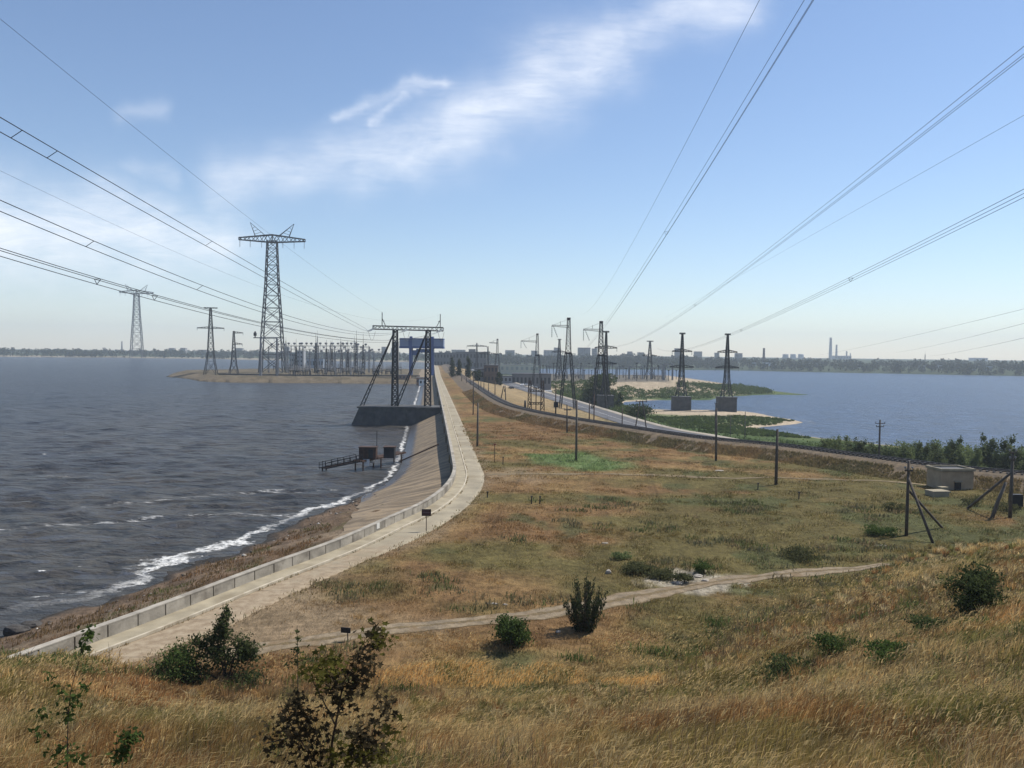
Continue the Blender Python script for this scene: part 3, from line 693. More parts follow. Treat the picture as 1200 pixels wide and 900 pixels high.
# faint cross path on the plain
CP = resample(catmull([at(px, py, 0) for px, py in [(566, 556), (620, 556), (700, 557), (800, 559), (900, 561), (1000, 563), (1060, 566), (1095, 570)]], 4), 1.0)
cw = .5 + (fbm(CP[:, 0] / 3, CP[:, 1] / 3, 97) - .5) * .8
ribbon(CP, [cw * f for f in (1, .5, 0, -.5, -1)], lambda x, y: H(x.ravel(), y.ravel()).reshape(x.shape) + .04, 'footpath', mat('footpath_soil', (.18, .135, .075), .95, .25, 1, dirt=((.12, .085, .045), .85)), True, kind='structure')
# railway bank
RL = resample(RAIL[(RAIL[:, 1] > 62) & (RAIL[:, 1] < 1500)], lambda r: max(1.2, r * .012)); RTOP = 1.6
rn = (fbm(RL[:, 0] / 5, RL[:, 1] / 5, 99) - .5) * 1.2
ro = [6.6 + rn, 5.0 + rn * .6, 2.9, 1.7, 0, -1.7, -2.7, -4.6, -8]
rz = [-.15, .4, 1.2, RTOP - .02, RTOP, RTOP - .02, 1.3, .2, -2.2]
rough_b = (np.stack([fbm(RL[:, 0] / 2 + 9 * k, RL[:, 1] / 2, 101 + k) - .5 for k in range(9)], 1)) * np.array([.2, .6, .4, .05, .04, .05, .4, .5, .3])
BANKM = bpy.data.materials.new('railway_bank'); BANKM.use_nodes = True; t = NT(BANKM.node_tree); b = t.n['Principled BSDF']
co = t.node('ShaderNodeTexCoord').outputs['Object']; ss = t.node('ShaderNodeSeparateXYZ'); t.l.new(co, ss.inputs[0])
n1 = t.noise(co, .7, 6, .7); n2 = t.noise(co, 3, 6, .7)
c = t.mix(t.ramp(n1, .35, .65), (.075, .053, .03, 1), (.17, .118, .062, 1))
c = t.mix(t.m('MULTIPLY', t.ramp(n2, .45, .7), .5), c, (.05, .042, .026, 1))
hm = t.ramp(t.m('ADD', ss.outputs[2], t.m('MULTIPLY', t.m('SUBTRACT', n1, .5), .9)), 1.5, 1.8)
c = t.mix(hm, c, t.mix(t.ramp(n2, .3, .7), (.035, .03, .028, 1), (.075, .065, .058, 1)))
t.l.new(c, b.inputs['Base Color']); b.inputs['Roughness'].default_value = .95
bp = t.node('ShaderNodeBump'); bp.inputs['Distance'].default_value = .12; t.l.new(n2, bp.inputs['Height']); t.l.new(bp.outputs[0], b.inputs['Normal'])
ribbon(RL, ro, lambda x, y: np.array(rz)[None, :] + rough_b + np.where(np.arange(9) == 8, np.minimum(0, H(x[:, 8], y[:, 8])[:, None] + 1.9), 0), 'railway_embankment', BANKM, True, kind='structure')
rt = thing('railway_track', 'single rusty railway track on the embankment curving away beside the dam road', 'railway track')
nR = normals2(RL)
for s in (-.76, .76):
    mb = MB(); P = RL + nR * s
    for i in range(len(P) - 1): mb.bar((P[i, 0], P[i, 1], RTOP + .24), (P[i + 1, 0], P[i + 1, 1], RTOP + .24), .16)
    build(mb, 'rail', RAILM, rt)
SLs = resample(RL[RL[:, 1] < 420], .75); nS = normals2(SLs); mb = MB()
for p, n in zip(SLs, nS): mb.bar((p[0] + n[0] * 1.3, p[1] + n[1] * 1.3, RTOP + .07), (p[0] - n[0] * 1.3, p[1] - n[1] * 1.3, RTOP + .07), .22)
build(mb, 'sleepers', SLEEP, rt, kind='stuff')

SPW = resample(catmull([at(px, py, -1.9) for px, py in [(256, 439.6), (300, 440.2), (360, 441), (430, 441.4), (492, 441.8)]], 6), 4.0)
mb = MB(); sweep(SPW, normals2(SPW), [(0, -1.5), (0, 1.0), (.6, 1.0), (.6, -1.5)], mb)
for i in range(len(mb.v)): mb.v[i] = (mb.v[i][0], mb.v[i][1], mb.v[i][2] - 1.7)
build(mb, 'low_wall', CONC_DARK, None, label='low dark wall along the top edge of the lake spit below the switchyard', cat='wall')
# ------------------------------------------------------------------ lattice structures
def levels(prof, k=1.25):
    """subdivide a (z, halfwidth) profile into panels about k times as tall as wide"""
    z0, z1 = prof[0][0], prof[-1][0]; zs = [z0]; w = lambda z: np.interp(z, [p[0] for p in prof], [p[1] for p in prof])
    while zs[-1] < z1 - .3 * w(z1): zs.append(zs[-1] + max(.5, 2 * w(zs[-1]) * k))
    f = (z1 - z0) / (zs[-1] - z0); zs = [z0 + (z - z0) * f for z in zs]
    return [(z, float(w(z))) for z in zs]
def lattice(mb, prof, tl, tb, k=1.25, c=(0, 0), horiz=True, sy=1.0):
    L = levels(prof, k); S = [(-1, -1), (1, -1), (1, 1), (-1, 1)]
    P = lambda i, j: (c[0] + S[j][0] * L[i][1], c[1] + S[j][1] * L[i][1] * sy, L[i][0])
    for i in range(len(L) - 1):
        for j in range(4):
            q = (j + 1) % 4; mb.bar(P(i, j), P(i + 1, j), tl)
            mb.bar(P(i, j), P(i + 1, q), tb); mb.bar(P(i, q), P(i + 1, j), tb)
            if horiz: mb.bar(P(i + 1, j), P(i + 1, q), tb)
def truss(mb, a, b, w, h, tl, tb, n):
    """horizontal box truss from a to b, w wide, h deep (b may be given its own depth through h tuple)"""
    a = np.asarray(a, float); b = np.asarray(b, float); d = b - a; d /= np.linalg.norm(d)
    p = np.cross(d, [0, 0, 1.]); p /= np.linalg.norm(p); h0, h1 = h if isinstance(h, tuple) else (h, h)
    C = []
    for i in range(n + 1):
        f = i / n; c = a + (b - a) * f; hh = lerp(h0, h1, f); C.append([c + p * sx * w / 2 * (1 if h0 == h1 else lerp(1, .3, f)) + np.array([0, 0, sz * hh / 2]) for sx, sz in ((-1, -1), (1, -1), (1, 1), (-1, 1))])
    for i in range(n):
        for j in range(4):
            q = (j + 1) % 4; mb.bar(C[i][j], C[i + 1][j], tl); mb.bar(C[i][j] if i % 2 else C[i][q], C[i + 1][q] if i % 2 else C[i + 1][j], tb)
    for i in (0, n):
        for j in range(4): mb.bar(C[i][j], C[i][(j + 1) % 4], tb)
def insulator(L, r=.18, mbs=None):
    mb = mbs or MB(); n = max(4, int(L / .45)); pr = [(.06, 0)]
    for i in range(n):
        z = -L * (i + .2) / n; pr += [(.06, z), (r, z - L / n * .3), (r * .9, z - L / n * .45), (.06, z - L / n * .5)]
    pr.append((.06, -L)); mb.lathe(pr[::-1], 7); return mb

# --- tall river-crossing tower with V-shaped horns
def crossing_tower(label, P, h, rz, group=None, thick=1.0):
    s = h / 100.0; t_ = thing('crossing_tower', label, 'pylon', P, rz, group)
    mb = MB(); lattice(mb, [(0, 7.8 * s), (28 * s, 6.4 * s), (60 * s, 4.3 * s), (90 * s, 3.1 * s)], .74 * thick, .4 * thick, .85); build(mb, 'lattice_mast', STEEL, t_)
    for x in (-1, 1):
        for y in (-1, 1):
            fb = MB(); fb.box((x * 7.8 * s, y * 7.8 * s, -.2), (2.2 * s, 2.2 * s, 1.6)); build(fb, 'footing', CONC, t_)
    zb = 91.5 * s
    for sx in (-1, 1):
        mb = MB(); truss(mb, (0, 0, zb), (sx * 22 * s, 0, zb - .6 * s), 3.4 * s, (5.2 * s, 1.4 * s), .72 * thick, .42 * thick, 8); build(mb, 'crossarm', STEEL, t_)
        mb = MB()
        for y in (-1.2 * s, 1.2 * s):
            mb.bar((sx * 4 * s, y, zb + 1.5 * s), (sx * 14.5 * s, 0, zb + 10.5 * s), .45 * thick, .3 * thick); mb.bar((sx * 11 * s, y, zb + 1.0 * s), (sx * 14.5 * s, 0, zb + 10.5 * s), .4 * thick, .3 * thick)
        for f in (.3, .5, .7): mb.bar((sx * lerp(4, 14.5, f) * s, 0, zb + lerp(1.5, 10.5, f) * s), (sx * lerp(11, 14.5, f - .12) * s, 0, zb + lerp(1, 10.5, f - .12) * s), .26 * thick)
        build(mb, 'earth_wire_horn', STEEL, t_)
        for x in (7, 14.5, 21.3):
            o = build(insulator(4.6 * s, .42 * thick), 'insulator_string', GLASSI, t_); o.location = (sx * x * s, 0, zb - 1.2 * s - .5)
    return t_
pA = at(319, 437, -1.7); pA = np.array([*pA, Hs(*pA)])
crossing_tower('tallest lattice pylon with a V-horned top standing on the lake spit', pA, top(pA, 319, 265) - pA[2], R_(8))
pB = col_at(160.5, 1840); crossing_tower('distant V-horned lattice pylon on the far wooded shore of the lake', pB, top(pB, 160, 335) - pB[2], R_(14), thick=1.7)

# --- ordinary lattice pylons
def pylon(label, P, h, base, rz=0, arms=((.72, 4.6),), topbar=2.2, tk=1.0, group=None, waist=.45, one_sided=False, cat='pylon', name='lattice_pylon'):
    t_ = thing(name, label, cat, P, rz, group); mb = MB()
    lattice(mb, [(0, base), (h * .27, base * .52), (h * .72, base * .28), (h, base * .13)], .24 * tk, .13 * tk, 1.15); build(mb, 'lattice_mast', DSTEEL, t_)
    if topbar:
        mb = MB(); truss(mb, (-topbar, 0, h + .1), (topbar, 0, h + .1), .6, .5, .2 * tk, .12 * tk, 5); build(mb, 'top_bar', DSTEEL, t_)
    for f, L in arms:
        for sx in ((1,) if one_sided else (-1, 1)):
            mb = MB(); w = np.interp(f * h, [0, h * .27, h * .72, h], [base, base * .52, base * .28, base * .13])
            truss(mb, (sx * w * .6, 0, h * f + .35), (sx * L, 0, h * f), 1.0, (1.3, .25), .22 * tk, .13 * tk, 4); build(mb, 'crossarm', DSTEEL, t_)
            o = build(insulator(1.6, .22 * tk), 'insulator_string', GLASSI, t_); o.location = (sx * L, 0, h * f - .15)
    return t_
def px_thing(px, base_py, top_py, z=None, dist=None):
    """stand a thing by its photo column: on the ground hit, or at height z, or at a distance; returns base point and height"""
    if dist: P = col_at(px, dist, base_py)
    elif z is not None: P = np.array([*at(px, base_py, z), z])
    else: P = hit(px, base_py)
    return P, top(P, px, top_py) - P[2]
P, h = px_thing(247, 436, 361, dist=575); pylon('lattice pylon with one wide crossarm at the tip of the lake spit', P, h, 4.2, R_(10), ((.70, 9.0),), 4.5, 1.5)
P, h = px_thing(274, 436, 388, dist=600); pylon('short lattice pylon with two stub arms between the spit tip and the tallest pylon', P, h, 3.2, R_(10), ((.70, 6.0), (.96, 6.5)), 0, 1.5, one_sided=True)
# pylons on tall concrete plinths in the river
def plinth_pylon(px, top_py, pl_top, base_py, label, label2, arms, wpx):
    P = np.array([*at(px, base_py, DN_Z + .6), DN_Z + .4]); zt = top(P, px, pl_top); w = wpx * .86 / FPX * P[1]; zt += 1.0
    pt = thing('concrete_plinth', label2, 'plinth', P)
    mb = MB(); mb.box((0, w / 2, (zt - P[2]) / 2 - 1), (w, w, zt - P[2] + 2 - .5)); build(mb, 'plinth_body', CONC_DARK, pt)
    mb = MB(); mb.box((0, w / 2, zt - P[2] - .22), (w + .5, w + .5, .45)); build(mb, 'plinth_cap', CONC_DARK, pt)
    Q = np.array([P[0], P[1] + w / 2, zt]); return pylon(label, Q, top(Q, px, top_py) - zt, w * .27, R_(6), arms, 1.3, 1.3, waist=.42)
plinth_pylon(800, 391, 467.5, 483.5, 'left lattice pylon of the two on river plinths, with three crossarms', 'dark concrete plinth under the left river pylon on the sandbank', ((.72, 4.8), (.47, 5.8)), 23)
plinth_pylon(853.5, 392, 468, 484, 'right lattice pylon of the two on river plinths, with three crossarms', 'dark concrete plinth under the right river pylon by open water', ((.72, 4.8), (.47, 5.8)), 23)
plinth_pylon(710, 389, 466, 484, 'lattice pylon rising out of the big dark willow', 'stained concrete plinth at the foot of the big willow', ((.75, 5.2), (.5, 4.6)), 21)
P, h = px_thing(761, 446, 400, dist=660); pylon('lattice pylon standing over the right bank switchyard', P, h, 3.6, R_(5), ((.62, 6.0),), 2.6, 1.5)
P, h = px_thing(655, 446, 398, dist=600); pylon('slender lattice pylon with one low crossarm behind the railway frame mast', P, h, 3.2, R_(5), ((.70, 5.2),), 1.2, 1.5)

# --- A-shaped anchor towers with a one-sided boom
def anchor_tower(px, base_py, top_py, dist, boom_px, boom_py, label, base=4.0, tk=1.0, loop=True, _k=.72):
    P = col_at(px, dist, base_py); P[2] = min(P[2], Hs(P[0], P[1])); h = top(P, px, top_py) - P[2]; tk *= _k
    t_ = thing('anchor_tower', label, 'pylon', P); zw = h * .62
    for sx in (-1, 1):
        mb = MB()
        L = levels([(0, .5), (zw, .4)], 2.2)
        for i in range(len(L) - 1):
            f0, f1 = L[i][0] / zw, L[i + 1][0] / zw; c0 = lerp(base, base * .32, f0); c1 = lerp(base, base * .32, f1)
            for y in (-1, 1):
                y0, y1 = y * lerp(base * .6, base * .28, f0), y * lerp(base * .6, base * .28, f1)
                for o in (-.45, .45): mb.bar((sx * c0 + o, y0, L[i][0]), (sx * c1 + o * .8, y1, L[i + 1][0]), .24 * tk)
                mb.bar((sx * c0 - .45, y0, L[i][0]), (sx * c1 + .45, y1, L[i + 1][0]), .14 * tk)
            mb.bar((sx * c0, -lerp(base * .6, base * .28, f0), L[i][0]), (sx * c1, lerp(base * .6, base * .28, f1), L[i + 1][0]), .14 * tk)
        build(mb, 'leg', DSTEEL, t_)
    mb = MB(); lattice(mb, [(zw, base * .36), (h, .5)], .28 * tk, .16 * tk, 1.0); mb.box((0, 0, zw), (base * .9, base * .75, .7)); mb.box((0, 0, h + .1), (1.3, 1.3, .9)); build(mb, 'lattice_mast', DSTEEL, t_)
    bx = (boom_px - px) / FPX * P[1]; bz = top(P, boom_px, boom_py) - P[2]
    mb = MB(); truss(mb, (0, 0, bz - .3), (bx, 0, bz), .6, (.9, .4), .18 * tk, .11 * tk, 7); mb.bar((bx * .5, 0, bz), (bx * .5, 0, bz + 1.6), .16 * tk); mb.bar((0, 0, h), (bx, 0, bz), .09 * tk); build(mb, 'boom', DSTEEL, t_)
    if loop:
        for k, (x, s) in enumerate(((bx, -.0), (bx * .92, .22))):
            mb = MB(); a = np.array([x, 0, bz]); e = a + np.array([-bx * s * 1.2, -.3, -h * .13]); n = 6
            for i in range(n): mb.lathe([(.1, -.25), (.28 * tk, -.05), (.28 * tk, .05), (.1, .25)], 6, tuple(a + (e - a) * (i + .5) / n))
            mb.bar(a, e, .08 * tk); build(mb, 'insulator_string', GLASSI, t_)
    return t_
anchor_tower(665, 480, 374, 300, 645.5, 381.5, 'tallest A-shaped anchor tower with a boom, between the railway and the willow', 2.7, 1.0)
anchor_tower(703, 478, 378, 305, 682.5, 386, 'A-shaped anchor tower standing against the big willow', 2.7, 1.0)
anchor_tower(629, 452, 392, 450, 610, 399.5, 'A-shaped anchor tower beside the low grey depot building', 2.6, 1.2)
anchor_tower(582.5, 444, 398, 600, 573, 401.5, 'small A-shaped anchor tower above the brick pump house', 2.2, 1.3, False)
P, h = px_thing(571.5, 442, 406, dist=640); pylon('thin stub pylon left of the small A-shaped tower', P, h, 1.6, 0, ((.75, 7.0),), 0, 1.5, one_sided=False)
P, h = px_thing(558.5, 441, 402, dist=700); pylon('thin dark pylon above the round tree at the depot', P, h, 1.8, 0, ((.9, 8.5),), 0, 1.6, one_sided=False)

# --- portal gantry on the lake pier
ny = at(505, 485, 0)
pierP = np.array([-44.6, 233.0, UP_Z])
pt = thing('pier', 'dark concrete pier jutting into the lake beside the dam', 'pier', pierP)
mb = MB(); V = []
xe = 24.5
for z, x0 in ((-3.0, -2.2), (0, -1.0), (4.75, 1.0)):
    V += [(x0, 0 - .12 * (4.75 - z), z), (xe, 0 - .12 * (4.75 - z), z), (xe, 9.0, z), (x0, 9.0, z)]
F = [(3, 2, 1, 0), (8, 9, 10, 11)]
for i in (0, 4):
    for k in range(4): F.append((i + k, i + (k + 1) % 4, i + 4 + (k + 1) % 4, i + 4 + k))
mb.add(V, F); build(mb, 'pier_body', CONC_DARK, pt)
mb = MB(); mb.box((xe / 2 + .35, 4.5, 5.0), (xe - .3, 9.5, .5)); build(mb, 'deck_slab', CONC_DARK, pt)
for x in np.arange(2.5, xe, 3.0):
    mb = MB(); mb.bar((x, -.62, -.5), (x, -.06, 4.7), .2); build(mb, 'buttress', CONC_DARK, pt)
gz = .25; G0 = np.array([0, 237.0, gz])
gx = lambda px, py=430: ray(px, py)[0] / ray(px, py)[1] * 237.0
gzt = lambda px, py: top(G0, px, py) - gz
gt = thing('portal_gantry', 'dark steel portal gantry with two slanted stays on the lake pier', 'gantry', (gx(482), 237.0, gz))
ox = gx(482); zb = gzt(476, 385)
mb = MB(); truss(mb, (gx(437) - ox, 0, zb + .2), (gx(519) - ox, 0, zb - .1), 1.3, 1.0, .26, .14, 16); build(mb, 'beam', DSTEEL, gt)
for a in (463, 501.5):
    mb = MB(); lattice(mb, [(0, .85), (zb - .4, .6)], .3, .15, 1.1, (gx(a) - ox, 0)); build(mb, 'leg', DSTEEL, gt)
for a, b_, by in ((462.5, 424.5, 0.0), (500.5, 465.5, -1.6)):
    mb = MB(); A_ = np.array([gx(a) - ox, 0, zb - .6]); B_ = np.array([gx(b_) - ox, by, 0.0]); n = 16
    for o in (-.42, .42): mb.bar(A_ + [0, o * .6, 0], B_ + [o, o, 0], .26)
    for i in range(n):
        p, q = A_ + (B_ - A_) * i / n, A_ + (B_ - A_) * (i + 1) / n; o0, o1 = (lerp(.2, .42, i / n), lerp(.2, .42, (i + 1) / n)); s = 1 if i % 2 else -1
        mb.bar(p + [s * o0, s * o0, 0], q - [s * o1, s * o1, 0], .13)
    build(mb, 'stay', DSTEEL, gt)
for a, py, b_ in ((447.5, 366, 452), (515.5, 368, 511)):
    mb = MB(); x0 = gx(a) - ox; mb.bar((x0, 0, zb + .5), (x0, 0, gzt(a, py)), .2); mb.bar((x0, 0, gzt(a, py + 7)), (gx(b_) - ox, 0, zb + .5), .17); mb.bar((x0, 0, zb + 2.3), (gx(lerp(a, b_, .6)) - ox, 0, zb + 2.0), .12); build(mb, 'earth_wire_spike', DSTEEL, gt)
for a in (438, 478, 518.5):
    mb = MB(); A_ = np.array([gx(a) - ox, -.7, zb - .2]); D = np.array([-1.1, -2.2, -.75]) * 1.0; n = 9
    for o in (-.28, .28):
        for i in range(n):
            c = A_ + D * (i + .5) / n + np.array([o, 0, 0]); mb.lathe([(.06, -.12), (.22, -.03), (.22, .03), (.06, .12)], 7, tuple(c))
        mb.bar(A_ + [o, 0, 0], A_ + D + [o, 0, 0], .09)
    build(mb, 'insulator_string', GLASSI, gt)
    mb = MB(); e = A_ + D; u = np.linspace(0, 1, 9); mb.tube(np.stack([e[0] + u * 1.5, e[1] + u * 3.0, e[2] - 2.6 * np.sin(u * np.pi)], 1), .04, 4); build(mb, 'jumper_loop', WIRE, gt)

# --- power lines
def wire_fit(A, samples, y1, yend=-60):
    d = ray(*samples[0]); B = np.array([d[0] / d[1] * y1, y1]); pts = [(A[1], A[2])]
    for s_ in samples:
        d = ray(*s_); k = d[0] / d[1]; mx = (B[0] - A[0]) / (B[1] - A[1]); y = (A[0] - mx * A[1]) / (k - mx); pts.append((y, EYE + d[2] / d[1] * y))
    Y = np.array([p[0] for p in pts]); c = np.polyfit(Y, [p[1] for p in pts], len(pts) - 1)
    mx = (B[0] - A[0]) / (B[1] - A[1])
    u = np.linspace(0, 1, 90) ** 1.6; yy = A[1] + (yend - A[1]) * (1 - (1 - u)); 
    return np.stack([A[0] + mx * (yy - A[1]), yy, np.polyval(c, yy)], 1)
def bundle(label, A, samples, y1, n, gap, r, group='conductor bundles overhead', spacers=(), yend=-60):
    P = wire_fit(A, samples, y1, yend); P = P[P[:, 2] < 140]
    t_ = thing('power_line', label, 'power line', P[0], 0, group)
    T = np.gradient(P, axis=0); side = np.stack([T[:, 1], -T[:, 0]], 1); side /= np.linalg.norm(side, axis=1)[:, None] + 1e-9
    offs_ = {1: [(0, 0)], 2: [(-gap / 2, gap * .35), (gap / 2, -gap * .35)], 3: [(-gap / 2, .3 * gap), (gap / 2, .3 * gap), (.1 * gap, -.5 * gap)]}[n]
    taper = np.clip((P[0, 1] - P[:, 1]) / 12, .15, 1)
    for ox_, oz in offs_:
        Q = P.copy(); Q[:, :2] += side * (ox_ * taper)[:, None]; Q[:, 2] += oz * taper
        mb = MB(); mb.tube(Q - P[0], r, 5); build(mb, 'wire', WIRE, t_, smooth=True)
    for y in spacers:
        i = int(np.argmin(np.abs(P[:, 1] - y))); mb = MB(); c = P[i] - P[0]
        pp = [c + np.array([side[i, 0] * a, side[i, 1] * a, b_]) for a, b_ in offs_]
        for a, b_ in zip(pp, pp[1:] + pp[:1]): mb.bar(a, b_, .035)
        build(mb, 'spacer', WIRE, t_)
    return t_
def single(label, A, samples, y1, r, yend=-60, group='thin overhead wires'):
    P = wire_fit(A, samples, y1, yend); P = P[P[:, 2] < 160]; mb = MB(); mb.tube(P - P[0], r, 5)
    return build(mb, 'overhead_wire', WIRE, None, P[0], True, label=label, cat='wire', group=group)
tipz = gz + zb - 1.0
TIP = [np.array([gx(a) - 1.1, 234.1, tipz]) for a in (438, 478, 518.5)]
bundle('steepest of the three conductor bundles from the pier gantry to the upper left', TIP[0], [(0, 146), (310, 322)], 50, 2, .7, .031, spacers=(52, 56, 90))
bundle('middle one of the three conductor bundles sagging left from the pier gantry', TIP[1], [(0, 241), (310, 364)], 50, 2, .6, .029, spacers=(60, 80))
bundle('lowest of the three conductor bundles sagging left from the pier gantry', TIP[2], [(0, 295), (240, 364)], 50, 3, .5, .026, spacers=(60, 70))
single('thin earth wire dropping from the top left corner to the left gantry spike', np.array([gx(447.5), 237, gz + gzt(447.5, 366)]), [(0, 22), (240, 215)], 50, .013)
single('faintest earth wire left of the gantry, above the middle bundle', np.array([gx(515.5), 237, gz + gzt(515.5, 368)]), [(0, 200), (240, 310)], 50, .008)
def wp(px, py, dist): d = ray(px, py); t = dist / d[1]; return np.array([d[0] * t, dist, EYE + d[2] * t])
bundle('conductor bundle rising steeply to the top edge from the willow side anchor tower', wp(668, 419, 600), [(950, 0), (800, 243)], 55, 3, .62, .019, spacers=(120,))
bundle('conductor bundle running to the upper right edge above the river plinth pylons', wp(716, 405, 620), [(1200, 62), (1020, 203)], 55, 3, .62, .019, spacers=(200,))
bundle('lowest conductor bundle on the river side, passing close over the plinth pylons', wp(770, 408, 640), [(1200, 227), (950, 350)], 55, 3, .55, .019, spacers=(100, 190))
single('thin earth wire rising to the top edge left of the steep river bundle', wp(680, 368, 520), [(890, 0), (820, 136)], 55, .016)
single('thin earth wire between the two upper river side bundles and the lowest bundle', wp(780, 372, 560), [(1200, 135), (1000, 248)], 55, .012)
for (p0, d0, s0, y1, lb) in [((960, 416), 1500, [(1200, 362), (1080, 391)], 420, 'highest of three faint far wires low over the river at the edge'), ((1050, 413), 1450, [(1200, 379), (1120, 399)], 420, 'middle of three faint far wires low over the river at the edge'), ((1090, 417), 1400, [(1200, 396), (1150, 407)], 420, 'lowest of three faint far wires low over the river at the edge')]:
    single(lb, wp(*p0, d0), s0, y1, .075, 150, 'far river crossing wires')

# ------------------------------------------------------------------ poles, posts and signs
def pole(label, P, h, r=.16, lean=(0, 0), m=CONC_POST, name='utility_pole', cat='pole', group=None, cross=None, insul=0, braces=()):
    t_ = thing(name, label, cat, P, 0, group); mb = MB(); tp = np.array([lean[0], lean[1], h])
    mb.tube([(0, 0, -.4), tuple(tp * .5), tuple(tp)], [r * 1.15, r, r * .8], 8); build(mb, 'shaft', m, t_, smooth=True)
    if cross:
        for z, L in cross:
            mb = MB(); mb.bar((-L, -.12, z), (L, -.12, z), .14); build(mb, 'crossarm', WOOD, t_)
            for x in np.linspace(-L * .92, L * .92, insul or 2):
                mb = MB(); mb.lathe([(.03, 0), (.03, .12), (.1, .14), (.11, .2), (.05, .3)], 7, (x, -.12, z + .06)); build(mb, 'insulator', PORC, t_)
    for (bx, by, bz, zz) in braces:
        mb = MB(); mb.tube([(0, 0, zz), (bx, by, bz - .3)], [r * .8, r * .9], 7); build(mb, 'brace', m, t_, smooth=True)
    return t_
def px_pole(px, base_py, top_px, top_py, label, r=.16, **k):
    P = hit(px, base_py); h = top(P, top_px, top_py) - P[2]; d = ray(top_px, top_py); lean = (d[0] / d[1] * P[1] - P[0], 0)
    return pole(label, P, h, r, lean, **k)
px_pole(675.2, 540, 676, 469, 'plain grey pole standing in the bright green patch')
px_pole(664.5, 507, 664.5, 474, 'short plain pole just in front of the railway bank, left of the green patch', .15, cross=((4.6, .7),))
px_pole(839, 540, 839.6, 478.5, 'plain pole on the dry grass in line with the river plinths')
px_pole(909.3, 568, 911, 503, 'dark wooden pole alone beside the faint footpath', m=WOOD, r=.18)
px_pole(559.3, 523, 560.2, 472, 'plain pole on the brown grass nearest to the dam road')
px_pole(554.4, 486, 555, 437, 'tall thin pole just behind the pole nearest to the dam road', .13)
_P = hit(1062, 628); BR1 = tuple((hit(a, b_)[0] - _P[0], hit(a, b_)[1] - _P[1], hit(a, b_)[2] - _P[2], zz) for a, b_, zz in ((1095, 637, 5.3), (1107, 618, 4.2)))
px_pole(1062, 628, 1065, 540, 'dark wooden pole held up by two slanted braces on its far side', m=WOOD, r=.14, cross=((5.9, .35),), braces=BR1)
_P = hit(1183.5, 607); _q = hit(1130, 596) - _P; BR2 = ((_q[0], _q[1], _q[2], 4.6),)
px_pole(1183.5, 607, 1187, 531, 'concrete pole with brackets and a long brace at the edge of the field', r=.16, cross=((6.6, .35), (5.9, .3)), braces=BR2)
px_pole(1161, 607, 1179, 565, 'stubby leaning prop pole beside the bracketed concrete pole', .17, name='prop_pole')
mb_ = None
P = np.array([*at(1030, 540, -8), -8.0]); P[:2] = P[:2] * (165 / P[1]); P[2] = Hs(P[0], P[1])
pole('pole with two short crossarms among the shore trees behind the railway', P, top(P, 1030, 492) - P[2], .2, cross=((top(P, 1030, 496) - P[2], 1.0), (top(P, 1030, 500) - P[2], .8)), m=WOOD)
for k, (px, by, ty, tag_) in enumerate([(805, 516, 486, 'left'), (829, 519, 487, 'middle'), (873, 521, 485, 'right')]):
    pass
def far_pole(px, dist, ty, label, r=.16, **kw):
    P = col_at(px, dist, 480); return pole(label, P, top(P, px, ty) - P[2], r, **kw)
far_pole(873.5, 235, 482, 'thin pole beyond the railway, right of the right plinth pylon', .12)
far_pole(856.5, 240, 487, 'short thin pole beyond the railway, below the right plinth pylon', .1)
far_pole(838.5, 236, 472, 'thin lamp pole beyond the railway with a small round top', .12, cross=((11, .4),))
# A-shaped double pole
P = col_at(751, 240, 500); h = top(P, 753, 469.5) - P[2]
t_ = thing('double_pole', 'A-shaped wooden double pole with a crossarm beside the highway end', 'pole', P)
for sx in (-1, 1):
    mb = MB(); mb.tube([(sx * 1.7, 0, -.4), (sx * .35, 0, h)], [.19, .15], 8); build(mb, 'shaft', WOOD, t_)
mb = MB(); mb.bar((-1.7, -.2, h - .3), (1.7, -.2, h - .3), .18); build(mb, 'crossarm', WOOD, t_)
for sx in (-1.5, 1.5):
    mb = MB(); mb.lathe([(.05, 0), (.14, .1), (.14, .3), (.05, .4)], 7, (sx, -.2, h - .2)); build(mb, 'insulator', PORC, t_)
# pole line between railway and highway
row = [(560.7, 446, 461), (563.5, 445, 459), (567, 448, 462), (572.4, 449, 464), (580, 447, 467.5), (546.5, 441, 452), (541, 440, 449), (551, 442, 455)]
for i, (px, ty, by) in enumerate(row):
    P = hit(px, by); pole('thin pole in the row on the brown strip between railway and highway', P, top(P, px, ty) - P[2], .16, group='poles between railway and highway')
P = hit(589, 472); h = top(P, 590, 452) - P[2]
t_ = thing('double_pole', 'double pole with one leaning leg on the strip between railway and highway', 'pole', P)
for a, b_ in ((-.7, .3), (.9, .7)):
    mb = MB(); mb.tube([(a * 1.2, 0, -.3), (b_, 0, h)], [.18, .15], 7); build(mb, 'shaft', WOOD, t_)
mb = MB(); mb.box((.7, 0, h * .72), (.5, .4, .8)); build(mb, 'switch_box', DSTEEL, t_)
